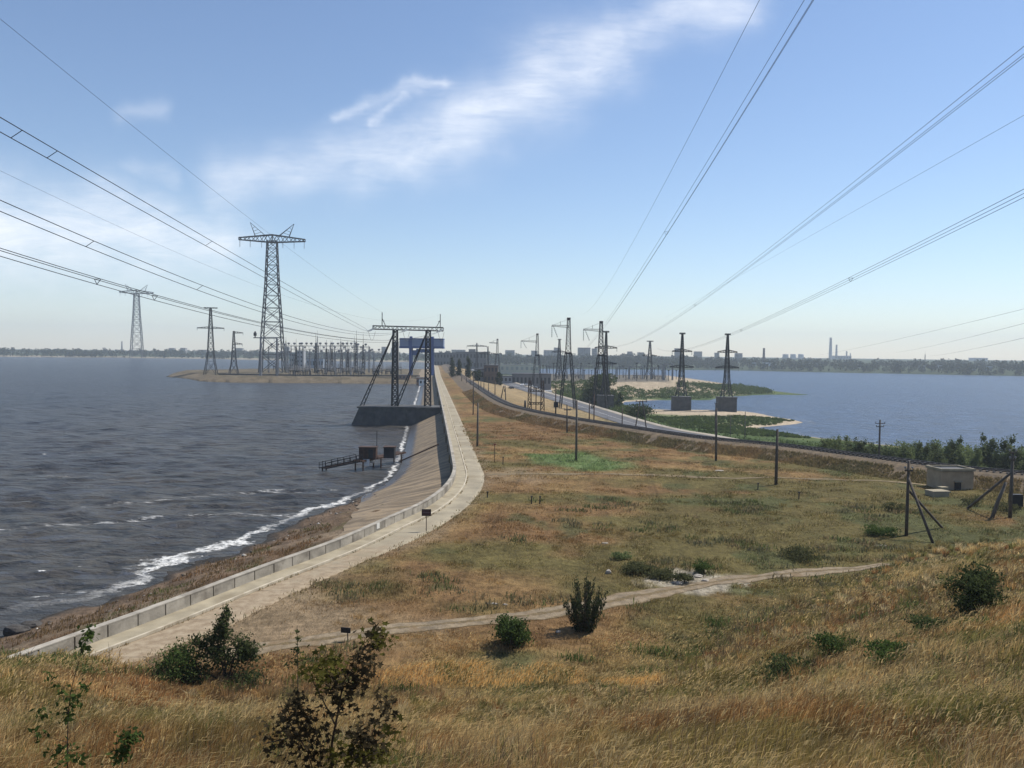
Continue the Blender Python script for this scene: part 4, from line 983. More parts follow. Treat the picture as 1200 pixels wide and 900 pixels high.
# stub post, frame mast and more supports near (620..700, 450..490)
P = hit(615.3, 478); pole('short dark stub post by the railway bank', P, 2.2, .3, m=DSTEEL, name='stub_post', cat='post')
P = hit(628, 481); ft = thing('frame_mast', 'rusty four-legged lattice frame mast right beside the railway bank', 'mast', P); W = 15 / FPX * P[1] * .5; h = top(P, 628, 446) - P[2]
for sx in (-1, 1):
    mb = MB(); lattice(mb, [(0, .55), (h, .3)], .2, .1, 1.6, (sx * W, 0)); build(mb, 'leg', RUST, ft)
for z in (.24, .66):
    mb = MB(); truss(mb, (-W, 0, h * z), (W, 0, h * z), .5, .5, .16, .1, 5); build(mb, 'crossbeam', RUST, ft)
mb = MB(); mb.bar((0, 0, 0), (0, 0, h * .75), .25); mb.box((0, 0, h * .75), (1.6, .5, .3)); build(mb, 'switch_post', RUST, ft)
for px, by, ty, lb in [(651, 484, 452, 'thin rusty pole at the railway behind the frame mast'), (690.5, 491, 470, 'short post with a box near the willow, by the railway'), (696, 492, 462, 'thin pole leaning by the foot of the willow'), (729, 497, 478, 'short fence post at the highway edge right of the willow')]:
    P = col_at(px, 235 if px > 640 else 250, by); pole(lb, P, max(2.5, top(P, px, ty) - P[2]), .15, m=RUST)
for px, ty, lb in [(657, 474, 'signal mast'), (700, 489, 'low signal cabinet'), (652.5, 478, 'relay')]:
    pass
# small railway signal
P = col_at(651.5, 198, 485); P[2] = Hs(P[0], P[1]); st = thing('railway_signal', 'small dark railway signal box on a post at the track', 'signal', P)
mb = MB(); mb.tube([(0, 0, -.2), (0, 0, 3.4)], .1, 7); build(mb, 'post', DSTEEL, st)
mb = MB(); mb.box((0, 0, 3.6), (1.1, .5, 1.3)); build(mb, 'signal_head', DSTEEL, st)
# little posts on the plain
P = hit(579.5, 542); t_ = thing('marker_post', 'thin marker post with a small red head on the bare patch', 'post', P); h = top(P, 579.5, 520) - P[2]
mb = MB(); mb.tube([(0, 0, -.2), (0, 0, h)], .05, 6); build(mb, 'post', RUST, t_); mb = MB(); mb.box((0, 0, h - .1), (.34, .06, .2)); build(mb, 'marker_plate', mat('faded_red', (.3, .06, .04), .6, .2, 3), t_)
for px, by, ty, lb in [(589.3, 544.5, 536, 'short dark post right of the red marker post'), (571, 583, 576.5, 'dark stub post on the grass right of the road bend'), (622.6, 590.5, 582, 'left one of two short posts side by side on the brown grass'), (632.5, 590.5, 582, 'right one of two short posts side by side on the brown grass'), (888, 574, 566.5, 'short stake left of the wooden pole on the field'), (936, 585, 577, 'dark stake right of the wooden pole on the field')]:
    P = hit(px, by); t_ = thing('short_post', lb, 'post', P); h = top(P, px, ty) - P[2]
    mb = MB(); mb.tube([(0, 0, -.2), (.03, 0, h)], [.07, .06], 7); build(mb, 'post', DSTEEL, t_); mb = MB(); mb.box((.03, 0, h), (.2, .2, .12)); build(mb, 'post_cap', DSTEEL, t_)
# sign board at the road
P = hit(499.5, 623.5); h = top(P, 500, 597) - P[2]; st = thing('warning_sign', 'dark red sign board on a thin post at the edge of the dam road', 'sign', P)
mb = MB(); mb.tube([(0, .05, -.3), (0, .05, h)], .035, 7); build(mb, 'post', RUST, st)
bw = 10.5 / FPX * P[1]; bh = 7.4 / FPX * P[1]
mb = MB(); mb.box((0, 0, h - bh / 2), (bw, .03, bh)); bd = build(mb, 'board', SIGNR, st)
mb = MB(); mb.box((0, -.018, h - bh * .5), (bw * .8, .008, bh * .16)); build(mb, 'faded_band', mat('faded_band_paint', (.12, .075, .08), .7, .3, 30), bd)
mb = MB()
for z in (h, h - bh): mb.bar((-bw / 2 - .02, 0, z), (bw / 2 + .02, 0, z), .05)
for x in (-1, 1): mb.bar((x * bw / 2, 0, h - bh), (x * bw / 2, 0, h), .05)
build(mb, 'board_frame', DSTEEL, st)
# pale plate on the wall
P = at(438, 621, .55); i = int(np.argmin(np.hypot(*(WALL - P).T))); n_ = normals2(WALL)[i]; q = WALL[i] - n_ * .03
mb = MB(); mb.box((0, 0, 0), (.6, .03, .5), math.atan2(n_[1], n_[0]) - math.pi / 2); build(mb, 'wall_plate', SIGNW, None, (q[0], q[1], .62), label='small pale plate fixed to the parapet wall near the sign', cat='plate')
# small dark box sign at the track
P = hit(405.5, 751); h = top(P, 405.5, 735) - P[2]; st = thing('small_sign', 'small dark sign plate on a short post where the dirt track leaves the road', 'sign', P, R_(-12))
mb = MB(); mb.tube([(.1, 0, -.2), (.1, 0, h - .1)], .03, 6); build(mb, 'post', DSTEEL, st); mb = MB(); mb.box((0, -.05, h - .15), (.56, .04, .3)); build(mb, 'board', DSTEEL, st)

# ------------------------------------------------------------------ landing stage with two cabins on the lake edge
P0 = at(455, 537, -3.2); LS = np.array([P0[0], P0[1], 0.0])
d_ = lambda px, py, z: np.array([*(at(px, py, z) - P0), z])
lt = thing('landing_stage', 'rusty steel landing stage with handrails running out over the lake', 'jetty', LS)
A_, B_ = d_(421, 540, -3.2), d_(466, 531, -3.2); dv = (B_ - A_); dv /= np.linalg.norm(dv[:2]); nv = np.array([-dv[1], dv[0], 0])
dk = MB(); dk.bar(A_ - dv * .5, B_ + dv * 1.2, .16)
for o in (-.8, -.4, .4, .8): dk.bar(A_ + nv * o - dv * .5, B_ + nv * o + dv * 1.5, .3)
build(dk, 'deck', RUST, lt)
for f in (0, .45, 1):
    for o in (-.8, .8):
        c = A_ + (B_ - A_) * f + nv * o; mb = MB(); zb_ = min(-5.5, H(P0[0] + c[0], P0[1] + c[1])[0] - .3); mb.bar(c, (c[0], c[1], zb_), .22); build(mb, 'pile', RUST, lt)
E_ = A_ + np.array([-6.3, -.6, -1.3])
for o in (-.7, .7):
    mb = MB(); a, e = A_ + nv * o, E_ + nv * o; mb.bar(a, e, .2); mb.bar(a + [0, 0, 1.1], e + [.2, 0, 1.0], .09); mb.bar(a + [0, 0, .6], e + [.1, 0, .55], .07)
    for f in np.linspace(0, 1, 7): c = a + (e - a) * f; mb.bar(c, c + [0, 0, 1.1], .09)
    build(mb, 'handrail', DSTEEL, lt)
mb = MB()
for f in np.linspace(.02, .98, 24): c = A_ + (E_ - A_) * f; mb.bar(c - nv * .7, c + nv * .7, .14)
build(mb, 'gangway_tread', RUST, lt)
mb = MB(); mb.bar(E_, (E_[0], E_[1], -7), .2); mb.bar(E_ + [.5, .7, 0], (E_[0] + .5, E_[1] + .7, -7), .2); mb.bar(E_ + [0, 0, 0], E_ + [0, 0, 1.3], .1); build(mb, 'end_pile', DSTEEL, lt)
mb = MB(); mb.tube([d_(441.5, 524, -1.2), d_(441.8, 505, 1.6)], .07, 6); build(mb, 'mast', DSTEEL, lt)
def cabin(label, px0, px1, py_b, z, hgt, m):
    a, b_ = at(px0, py_b, z), at(px1, py_b, z); w = np.linalg.norm(b_ - a); c = (a + b_) / 2 + np.array([0, .9]); rz = 0.0
    t_ = thing('cabin', label, 'cabin', (c[0], c[1], z), rz)
    mb = MB(); mb.box((0, 0, hgt / 2), (w, 1.9, hgt)); build(mb, 'cabin_body', m, t_)
    mb = MB(); mb.box((0, 0, hgt + .07), (w + .24, 2.15, .12)); build(mb, 'roof', RUST, t_)
    mb = MB(); mb.box((w * .2, -.97, hgt * .45), (.8, .05, hgt * .8)); build(mb, 'door', DSTEEL, t_)
    return t_
cabin('larger rusty brown cabin on the landing stage', 420.5, 440.5, 538, -3.0, 2.0, RUST)
cabin('smaller dark cabin on the landing stage near the slope', 449.5, 462, 537, -3.0, 1.9, DSTEEL)
# white drum and sack below the larger cabin
q = d_(429, 544, -3.9); mb = MB(); mb.box((0, 0, .5), (1.15, .8, 1.0)); mb.box((0, 0, 1.03), (1.2, .85, .06)); build(mb, 'white_crate', WHITE, None, (P0[0] + q[0], P0[1] + q[1], -4.1), label='white box standing under the larger landing stage cabin', cat='box')
q = d_(436, 541, -3.7); mb = MB(); mb.lathe([(.3, 0), (.42, .1), (.44, .5), (.34, .8), (.12, .92)], 10); build(mb, 'white_sack', WHITE, None, (P0[0] + q[0], P0[1] + q[1], -3.9), label='round whitish drum beside the white box under the cabin', cat='drum', smooth=True)
# pipe up the slope
a, b_ = at(464, 528.5, -3.0), at(514, 519, -1.35)
u = np.linspace(0, 1, 14); px_ = a[0] + (b_[0] - a[0]) * u; py_ = a[1] + (b_[1] - a[1]) * u
mb = MB(); mb.tube(np.stack([px_, py_, H(px_, py_) + .28], 1) - [a[0], a[1], 0], .13, 7); build(mb, 'pipe', RUST, None, (a[0], a[1], 0), label='dark pipe running up the slab slope from the landing stage to the wall', cat='pipe', smooth=True)

# ------------------------------------------------------------------ concrete kiosk on the right
P = hit(1122, 574); t_ = thing('concrete_kiosk', 'flat roofed grey concrete hut standing in front of the railway bank', 'hut', P, R_(4)); w = 39 / FPX * P[1]; h = top(P, 1122, 551) - P[2]
mb = MB(); mb.box((0, 1.6, h / 2 - .2), (w, 3.2, h)); build(mb, 'wall', mat('kiosk_wall', (.34, .265, .18), .9, .2, .8, dirt=((.2, .15, .1), .7)), t_)
rf = MB(); rf.box((0, 1.6, h - .1), (w - .1, 3.1, .14)); rfo = build(rf, 'roof', ROOF, t_)
mb = MB()
for a, d in (((0, -.02, h + .02), (w + .3, .2, .3)), ((0, 3.22, h + .02), (w + .3, .2, .3)), ((-w / 2 - .05, 1.6, h + .02), (.2, 3.05, .3)), ((w / 2 + .05, 1.6, h + .02), (.2, 3.05, .3))): mb.box(a, d)
build(mb, 'parapet', CONC, rfo)
mb = MB(); mb.box((0, -.03, .45), (.8, .06, .9)); dr = build(mb, 'door', DSTEEL, t_)
mb = MB(); mb.box((0, -.15, 1.0), (1.0, .4, .1)); build(mb, 'door_canopy', CONC, t_)
P = hit(1098, 581); mb = MB(); mb.box((0, 0, .2), (2.0, 1.5, .55), .15); mb.box((.1, .1, .55), (2.2, 1.6, .16), .15); build(mb, 'concrete_block', CONC, None, P, label='low pale concrete slab lying left of the flat roofed hut', cat='slab')
P = hit(1105, 576); mb = MB(); mb.box((0, 0, .25), (.9, .7, .5), .3); mb.box((0, .05, .53), (1.0, .8, .08), .3); build(mb, 'concrete_block', CONC, None, P, label='smaller concrete block between the low slab and the flat roofed hut', cat='block')
P = hit(1190, 596); t_ = thing('cabinet', 'dark meter cabinet in the bushes beside the bracketed concrete pole', 'cabinet', P); mb = MB(); mb.box((0, 0, .9), (1.2, .7, 1.3)); build(mb, 'cabinet_body', DSTEEL, t_); mb = MB(); mb.box((-.4, 0, .2), (.12, .5, .6)); build(mb, 'leg', DSTEEL, t_); mb = MB(); mb.box((.4, 0, .2), (.12, .5, .6)); build(mb, 'leg', DSTEEL, t_)

# ------------------------------------------------------------------ blue dam crane, power station, depot buildings
cd = 560.0; P = np.array([*(at(495, 439, 0)), 0.0]); P = col_at(494.5, cd, 437); P[2] = .1
kx = cd / FPX; ct = thing('gantry_crane', 'big blue gantry crane straddling the dam road in the distance', 'crane', P)
zt = top(P, 495, 397.5) - P[2]; zm = top(P, 495, 408) - P[2]; zb = top(P, 495, 412) - P[2]
mb = MB(); mb.box((0, 0, (zt + zm) / 2), (51 * kx, 9, zt - zm)); g_ = build(mb, 'crane_house', BLUEW, ct)
mb = MB(); mb.box((0, 0, zm + .5), (51.6 * kx, 9.4, 1.4)); build(mb, 'blue_band', BLUE, ct)
mb = MB(); mb.box((0, 0, zt + .2), (51.3 * kx, 9.3, .7)); build(mb, 'roof_edge', BLUE, ct)
for x in (-13, 12.2):
    for y in (-3.6, 3.6):
        mb = MB(); mb.bar((x * kx, y, 0), (x * kx, y, zm), 1.4, 1.7); build(mb, 'leg', BLUE, ct)
    mb = MB(); mb.box((x * kx, -4.75, (zt + zm) / 2), (4.2 * kx, .3, zt - zm + .6)); build(mb, 'blue_panel', BLUE, ct)
mb = MB(); mb.box((3.5 * kx, 0, (zm + zb) / 2 - .6), (20 * kx, 5, 2.6)); build(mb, 'trolley', BLUE, ct)
for x in (-13, 12): 
    mb = MB(); mb.box((x * kx, 0, zt + 1.1), (3 * kx, 3, 1.5)); build(mb, 'winch_cabin', BLUE, ct)
mb = MB(); mb.box((-9 * kx, 0, zb - .8), (7 * kx, 4, 3.4)); cb = build(mb, 'operator_cabin', BLUE, ct)

def house(name, label, cat, P, w, d, h, m, rz=0, floors=2, cols=6, flat=True, group=None, win=True, wmat=None):
    t_ = thing(name, label, cat, P, rz, group)
    mb = MB(); mb.box((0, d / 2, h / 2 - 1), (w, d, h + 2)); wl = build(mb, 'wall', m, t_)
    mb = MB(); mb.box((0, d / 2, h + .15), (w + .4, d + .4, .35)); build(mb, 'roof', ROOF, t_)
    if win:
        fh = h / floors
        for f in range(floors):
            for c in range(cols):
                mb = MB(); x = -w / 2 + (c + .5) * w / cols; mb.box((x, -.02, fh * (f + .55)), (w / cols * .5, .06, fh * .42)); build(mb, 'window', wmat or WINDM, t_)
    return t_
def px_house(px0, px1, by, ty, dist, *a, z=None, **k):
    P = col_at((px0 + px1) / 2, dist, by)
    if z is not None: P[2] = z
    w = (px1 - px0) / FPX * dist; h = top(P, (px0 + px1) / 2, ty) - P[2]
    return P, w, h
def bld(px0, px1, ty, dist, label, m, depth=14, floors=2, cols=5, z=None, name='building', cat='building', **k):
    P, w, h = px_house(px0, px1, 430, ty, dist, z=z); return house(name, label, cat, P, w, depth, h, m, 0, floors, cols, **k)
HALL = mat('dark_hall_wall', (.12, .125, .13), .85, .2, .08)
bld(508, 534, 413.5, 980, 'dark grey machine hall of the power station at the end of the road', HALL, 60, 2, 7, z=-2, name='machine_hall')
bld(534, 570, 412.5, 900, 'long dark power station block right of the machine hall', HALL, 40, 2, 9, z=-3, name='power_station')
bld(549, 557, 409.5, 905, 'small rooftop tower rising from the power station block', BLDG, 8, 2, 2, z=-3, name='lift_tower')
bld(567, 583.5, 428.5, 470, 'dark brick pump house with a flat roof by the poplars', BLDG_B, 9, 2, 4, name='pump_house')
bld(556, 567.5, 433, 474, 'low plastered annex left of the brick pump house', BLDG, 8, 1, 3, name='annex')
bld(600, 646, 438.5, 500, 'long low dark grey depot building by the parked cars', mat('depot_wall', (.16, .16, .165), .9, .15, .1), 14, 1, 10, name='depot')
bld(586, 600, 441, 490, 'small pale shed left of the long depot', BLDG_P, 8, 1, 3, name='shed')
bld(488, 503, 443, 520, 'low orange brown brick house behind the gantry legs', mat('orange_brick', (.28, .15, .09), .9, .2, .4), 8, 1, 4, name='brick_house')
bld(491, 500, 444.5, 505, 'small white shed at the foot of the blue crane', WHITE, 5, 1, 2, name='shed')
bld(463, 480, 440, 540, 'brown brick workshop on the spit left of the crane', mat('brown_brick', (.22, .13, .09), .9, .2, .4), 10, 1, 4, name='workshop')
bld(348, 355, 411, 900, 'tall pale block behind the lake side switchyard', BLDG_P, 12, 4, 2, z=-3, name='control_block')
bld(339, 346, 413.5, 905, 'lower pale green block left of the tall pale block', mat('pale_green_wall', (.27, .32, .3), .85, .12, .05), 12, 3, 3, z=-3, name='control_block')
bld(359, 379, 420.5, 830, 'long pale blue shed in the lake side switchyard', mat('pale_blue_wall', (.25, .3, .36), .85, .12, .05), 10, 1, 6, z=-2, name='switch_hall')
bld(459, 466, 401, 900, 'narrow tall grey block seen between the gantry stays', BLDG, 10, 5, 2, z=-3, name='tower_block')
# pale sandbank shed and far warehouses behind the poplars
bld(551, 632, 427.5, 1000, 'long pale warehouse low behind the poplars', mat('pale_sand_wall', (.46, .42, .35), .9, .1, .05), 20, 1, 14, z=-8, name='warehouse', wmat=BLDG)

# ------------------------------------------------------------------ switchyards
GALV = mat('pale_galvanised_steel', (.2, .2, .21), .6, .2, .4, metallic=.2, obj_var=.2)
def bus_portal(P, w, h, rz, group, label, traps=0, spike=0, tk=.3, sm=None):
    sm = sm or GALV
    t_ = thing('busbar_portal', label, 'portal', P, rz, group)
    for sx in (-1, 1):
        mb = MB(); lattice(mb, [(0, .5), (h, .3)], tk, tk * .5, 2.6, (sx * w / 2, 0)); build(mb, 'leg', sm, t_)
    mb = MB(); truss(mb, (-w / 2, 0, h), (w / 2, 0, h), .9, .9, tk * .9, tk * .5, 8); build(mb, 'beam', sm, t_)
    for i in range(traps):
        x = lerp(-w / 2, w / 2, (i + .5) / traps); mb = MB(); mb.lathe([(.2, 0), (.2, .9), (1.0, 1.0), (1.05, 2.2), (.4, 2.4)], 9, (x, 0, h + .4)); build(mb, 'wave_trap', PORC if i % 2 else sm, t_)
    for i in range(3):
        x = lerp(-w / 2, w / 2, (i + .5) / 3); o = build(insulator(2.2, .3), 'insulator_string', GLASSI, t_); o.location = (x, 0, h - .5)
    if spike:
        mb = MB(); lattice(mb, [(h, .5), (h + spike * .6, .15)], tk * .7, tk * .4, 2.0, (-w / 2, 0)); mb.bar((-w / 2, 0, h + spike * .6), (-w / 2, 0, h + spike), .16); build(mb, 'lightning_spike', sm, t_)
    return t_
GL = 'portals of the lake side switchyard'
# the taller two-legged portal beside the tallest pylon
P = col_at(315, 560, 437); h = top(P, 315, 396) - P[2]; k = 560 / FPX
t_ = bus_portal(P, 19 * k, h, 0, None, 'tall two-legged portal with a knob on its arm beside the tallest pylon', 0, 0, .36)
mb = MB(); mb.bar((-9.5 * k, 0, h), (-18 * k, 0, h), .6); mb.lathe([(.4, 0), (.4, 1.2), (1.1, 1.4), (1.1, 3), (.3, 4.5)], 8, (-16 * k, 0, h)); build(mb, 'arm', DSTEEL, t_)
pb = [(326, 405, 640, 22, 3, 0), (345, 404, 660, 20, 3, 7), (362, 404, 650, 22, 4, 0), (382, 404, 640, 20, 3, 12), (396, 404, 670, 18, 3, 0), (409, 404, 650, 20, 4, 6), (424, 405, 660, 18, 2, 9), (352, 408, 740, 22, 2, 5), (374, 408, 750, 22, 2, 0), (398, 408, 740, 22, 2, 8), (418, 408, 760, 20, 2, 0), (335, 414, 600, 18, 2, 0), (372, 413, 605, 18, 2, 0), (402, 413, 600, 18, 2, 0), (430, 412, 620, 16, 2, 0), (440, 411, 700, 16, 2, 6)]
for px, ty, d, w, tr, sp in pb:
    P = col_at(px, d, 436); bus_portal(P, w * d / FPX, top(P, px, ty + 1.5) - P[2], R_(random.uniform(-4, 4)), GL, 'grey lattice portal with busbar insulators crowded in the lake side switchyard', tr, sp, .19)
def spire(P, h, label, group):
    t_ = thing('lightning_mast', label, 'mast', P, 0, group); mb = MB(); lattice(mb, [(0, 1.1), (h * .72, .35)], .36, .2, 1.8); build(mb, 'lattice_mast', DSTEEL, t_); mb = MB(); mb.bar((0, 0, h * .7), (0, 0, h), .3, .14); build(mb, 'spike', DSTEEL, t_)
for px, ty, d in [(347, 397, 660), (370, 390, 640), (382.5, 398, 690), (407.5, 399, 640), (417.5, 387, 660), (425.5, 391, 630), (389, 399, 700), (400.5, 400, 720)]:
    P = col_at(px, d, 436); spire(P, top(P, px, ty) - P[2], 'thin lightning mast sticking up out of the lake side switchyard', 'lightning masts of the lake side switchyard')
br = None
def breaker(P, s=1.0, first=[None]):
    if first[0] is None:
        t_ = thing('circuit_breaker', 'grey switchgear post standing on the lake side switchyard floor', 'switchgear', P, 0, 'switchgear posts of the lake side switchyard')
        mb = MB(); 
        for x in (-1.2, 1.2): mb.bar((x, 0, 0), (x, 0, 2.6), .3)
        mb.bar((-1.5, 0, 2.6), (1.5, 0, 2.6), .35); build(mb, 'stand', DSTEEL, t_)
        for x in (-1.1, 0, 1.1):
            o = build(insulator(2.6, .34), 'bushing', PORC, t_); o.location = (x, 0, 5.3)
        first[0] = t_; return t_
    return copy_tree(first[0], P, random.uniform(-.3, .3), s)
for i in range(70):
    px = random.uniform(322, 470); d = random.uniform(560, 760); P = col_at(px, d, 436)
    if P[2] > -3: breaker(P, random.uniform(.8, 1.5))
# right bank switchyard: rows of posts and portals
GR = 'posts of the right bank switchyard'
first = None
for i, px in enumerate(list(np.arange(636, 792, 4.1))):
    d = [620, 660, 700][i % 3] + random.uniform(-8, 8); P = col_at(px + random.uniform(-.8, .8), d, 440); hh = max(4, top(P, px, random.choice([429, 430, 432, 426, 434])) - P[2])
    if first is None:
        first = thing('switchyard_post', 'dark post with a cap in the rows of the right bank switchyard', 'post', P, 0, GR); mb = MB(); mb.bar((0, 0, -.3), (0, 0, 10), .4); build(mb, 'shaft', DSTEEL, first); mb = MB(); mb.box((0, 0, 10.1), (1.6, .9, .6)); build(mb, 'cap', DSTEEL, first); first.scale = (1, 1, hh / 10)
    else: copy_tree(first, P, 0, (1, 1, hh / 10))
for px, w, d, ty in [(648, 14, 640, 430), (672, 16, 650, 429), (690, 14, 640, 430), (730, 14, 650, 431), (745, 16, 660, 430), (770, 14, 650, 431), (783, 10, 640, 427)]:
    P = col_at(px, d, 440); bus_portal(P, w * d / FPX, top(P, px, ty) - P[2], 0, 'portals of the right bank switchyard', 'low dark lattice portal standing in the right bank switchyard', 0, 0, .3)
for i in range(26):
    px = random.uniform(640, 786); d = random.uniform(615, 690); P = col_at(px, d, 440); o = breaker(P, random.uniform(.7, 1.1)); o['label'] = 'grey switchgear post standing on the right bank switchyard floor'; o['group'] = 'switchgear posts of the right bank switchyard'

# ------------------------------------------------------------------ skyline
P = col_at(895, 1750, 420); t_ = thing('chimney', 'short dark brick chimney alone on the far bank', 'chimney', P); h = top(P, 895, 408) - P[2]
mb = MB(); mb.lathe([(3.2, -3), (2.6, h * .5), (2.2, h - 2), (2.5, h - 1.5), (2.5, h)], 14); build(mb, 'shaft', mat('dark_brick_stack', (.1, .07, .065), .9, .2, .1), t_)
for px, ty, d, r, lb in [(973, 395.5, 2900, 5.2, 'tallest pale chimney of the distant power plant'), (980, 404, 3000, 3.8, 'second tallest chimney, right beside the tallest pale one'), (992, 411.5, 3000, 3.0, 'short chimney right of the two tall pale ones'), (996.5, 414, 3050, 2.4, 'shortest chimney of the distant power plant')]:
    P = col_at(px, d, 420); t_ = thing('chimney', lb, 'chimney', P); h = top(P, px, ty) - P[2]; mb = MB(); mb.lathe([(r * 1.15, -3), (r * .9, h * .6), (r * .75, h)], 16); build(mb, 'shaft', BLDG_P, t_)
    mb = MB()
    mb.lathe([(r * .78, h - h * .12), (r * .8, h - h * .07)], 16); build(mb, 'warning_band', mat('faded_red_band', (.32, .2, .18), .8, .1, .1), t_)
for i, px in enumerate((920.5, 929.5, 938.5)):
    P = col_at(px, 2900, 420); t_ = thing('cooling_tower', ['left', 'middle', 'right'][i] + ' one of three pale cooling towers on the far bank', 'cooling tower', P, 0, 'cooling towers on the far bank'); h = top(P, px, 415) - P[2]; w = 8 / FPX * 2900 / 2
    mb = MB(); mb.lathe([(w, -4), (w * .9, h * .3), (w * .8, h * .65), (w * .84, h)], 18); build(mb, 'shell', BLDG_P, t_, smooth=True)
P = col_at(988, 2950, 420); house('plant_hall', 'low pale hall at the foot of the distant power plant chimneys', 'building', P, 60, 40, top(P, 988, 417) - P[2], BLDG_P, 0, 1, 6)
P = col_at(1084, 2200, 420); spire(P, top(P, 1084, 411) - P[2], 'slim mast standing alone on the far bank right of the power plant', None)
P = col_at(1150, 2900, 420); house('plant_hall', 'low pale dome like hall on the far skyline near the edge', 'building', P, 46, 40, top(P, 1150, 419.5) - P[2], BLDG_P, 0, 1, 6)
P = col_at(143, 2300, 415); t_ = thing('chimney', 'thin chimney left of the distant V-horned pylon', 'chimney', P); h = top(P, 143, 400) - P[2]; mb = MB(); mb.lathe([(2.6, -3), (1.8, h)], 12); build(mb, 'shaft', BLDG, t_)
for (x0, x1, ty, d) in [(198, 204, 408, 2300), (211, 217, 407.8, 2300), (232, 242, 410, 2100), (276, 284, 408, 2200), (333, 339, 407, 2100), (447, 452, 406.5, 2000), (458, 464, 408, 2000), (529, 545, 410, 2050), (592, 603, 410.5, 2050), (623, 630, 411, 2000), (637, 656, 410.5, 2050), (650, 657, 407.5, 2100), (678, 692, 407.5, 1950), (694, 700, 408.5, 1980), (735, 741, 412, 2000), (749, 755, 413, 2000), (791, 797, 408.3, 2000), (815, 823, 412, 2100), (838, 843, 413.5, 2100), (862, 870, 414, 2000)]:
    P = col_at((x0 + x1) / 2, d, 415); house('apartment_block', 'pale apartment block rising over the far treeline', 'building', P, (x1 - x0) / FPX * d, 14, top(P, (x0 + x1) / 2, ty) - P[2], BLDG, R_(random.uniform(-12, 12)), 6, 5, group='apartment blocks on the far skyline')
for px, d, w in [(883, 1590, 12), (902, 1600, 26), (955, 1560, 14), (1082, 1420, 8), (1100, 1450, 12), (1140, 1380, 10), (1161, 1400, 6), (1010, 1500, 8)]:
    P = col_at(px, d, 425); house('far_house', 'small pale house among the far bank trees', 'house', P, w, 9, 7.5, BLDG_P if w < 20 else WHITE, R_(random.uniform(-20, 20)), 1, 4, group='pale houses on the far river bank')

# ------------------------------------------------------------------ vehicles
def car(P, rz, label, m, group=None):
    t_ = thing('car', label, 'car', P, rz, group)
    mb = MB(); W = .85
    prof_ = [(-2.15, .35), (-2.2, .75), (-1.6, .92), (-.85, .98), (-.25, 1.42), (.95, 1.46), (1.6, 1.0), (2.1, .92), (2.15, .35)]
    V = [(x, -W * (.86 if z > 1.2 else 1), z) for x, z in prof_] + [(x, W * (.86 if z > 1.2 else 1), z) for x, z in prof_]; n = len(prof_)
    F = [tuple(range(n))[::-1], tuple(range(n, 2 * n))] + [(i, (i + 1) % n, n + (i + 1) % n, n + i) for i in range(n)]
    mb.add(V, F); build(mb, 'body', m, t_)
    for sy in (-1, 1):
        mb = MB(); mb.add([(-.7, sy * .835, 1.0), (1.4, sy * .835, 1.02), (.9, sy * .75, 1.4), (-.2, sy * .75, 1.38)], [(0, 1, 2, 3)]); build(mb, 'side_window', WINDM, t_)
        for x in (-1.35, 1.35):
            mb = MB(); mb.tube([(x, sy * .72, .33), (x, sy * .9, .33)], .33, 14); build(mb, 'wheel', RUBBER, t_)
        mb = MB(); mb.box((-2.2, sy * .6, .66), (.06, .35, .16)); build(mb, 'headlight', SIGNW, t_)
    mb = MB(); mb.add([(-.95, -.72, 1.0), (-.95, .72, 1.0), (-.3, .66, 1.41), (-.3, -.66, 1.41)], [(0, 1, 2, 3)]); build(mb, 'windscreen', WINDM, t_)
    return t_
P = hit(599, 455.5); car((P[0], P[1], hz_of(P[1]) + .01), R_(-72), 'dark car driving on the highway beside the depot', CARD)
pc = None
for i, px in enumerate((612, 617, 622.5, 628, 633.5)):
    P = col_at(px, 462, 449); P[2] = Hs(P[0], P[1]) + .02
    if pc is None: pc = car(P, R_(80), 'light coloured car in the row parked in front of the depot', CARP, 'cars parked at the depot')
    else: copy_tree(pc, P, R_(80 + random.uniform(-8, 8)))
P = col_at(641.5, 462, 449); P[2] = Hs(P[0], P[1]); vt = thing('van', 'white van with raised tail at the end of the parked cars', 'van', P, R_(20)); mb = MB()
pr = [(-2.4, .4), (-2.4, 1.0), (-1.5, 1.2), (-.9, 2.0), (2.4, 2.1), (2.45, .4)]; V = [(x, -1, z) for x, z in pr] + [(x, 1, z) for x, z in pr]; mb.add(V, [tuple(range(6))[::-1], tuple(range(6, 12))] + [(i, (i + 1) % 6, 6 + (i + 1) % 6, 6 + i) for i in range(6)]); build(mb, 'body', WHITE, vt)
for x in (-1.5, 1.5):
    for y in (-.9, .9): mb = MB(); mb.tube([(x, y - .12, .36), (x, y + .12, .36)], .36, 12); build(mb, 'wheel', RUBBER, vt)
mb = MB(); mb.box((-1.0, -1.01, 1.5), (.8, .03, .5)); build(mb, 'side_window', WINDM, vt)

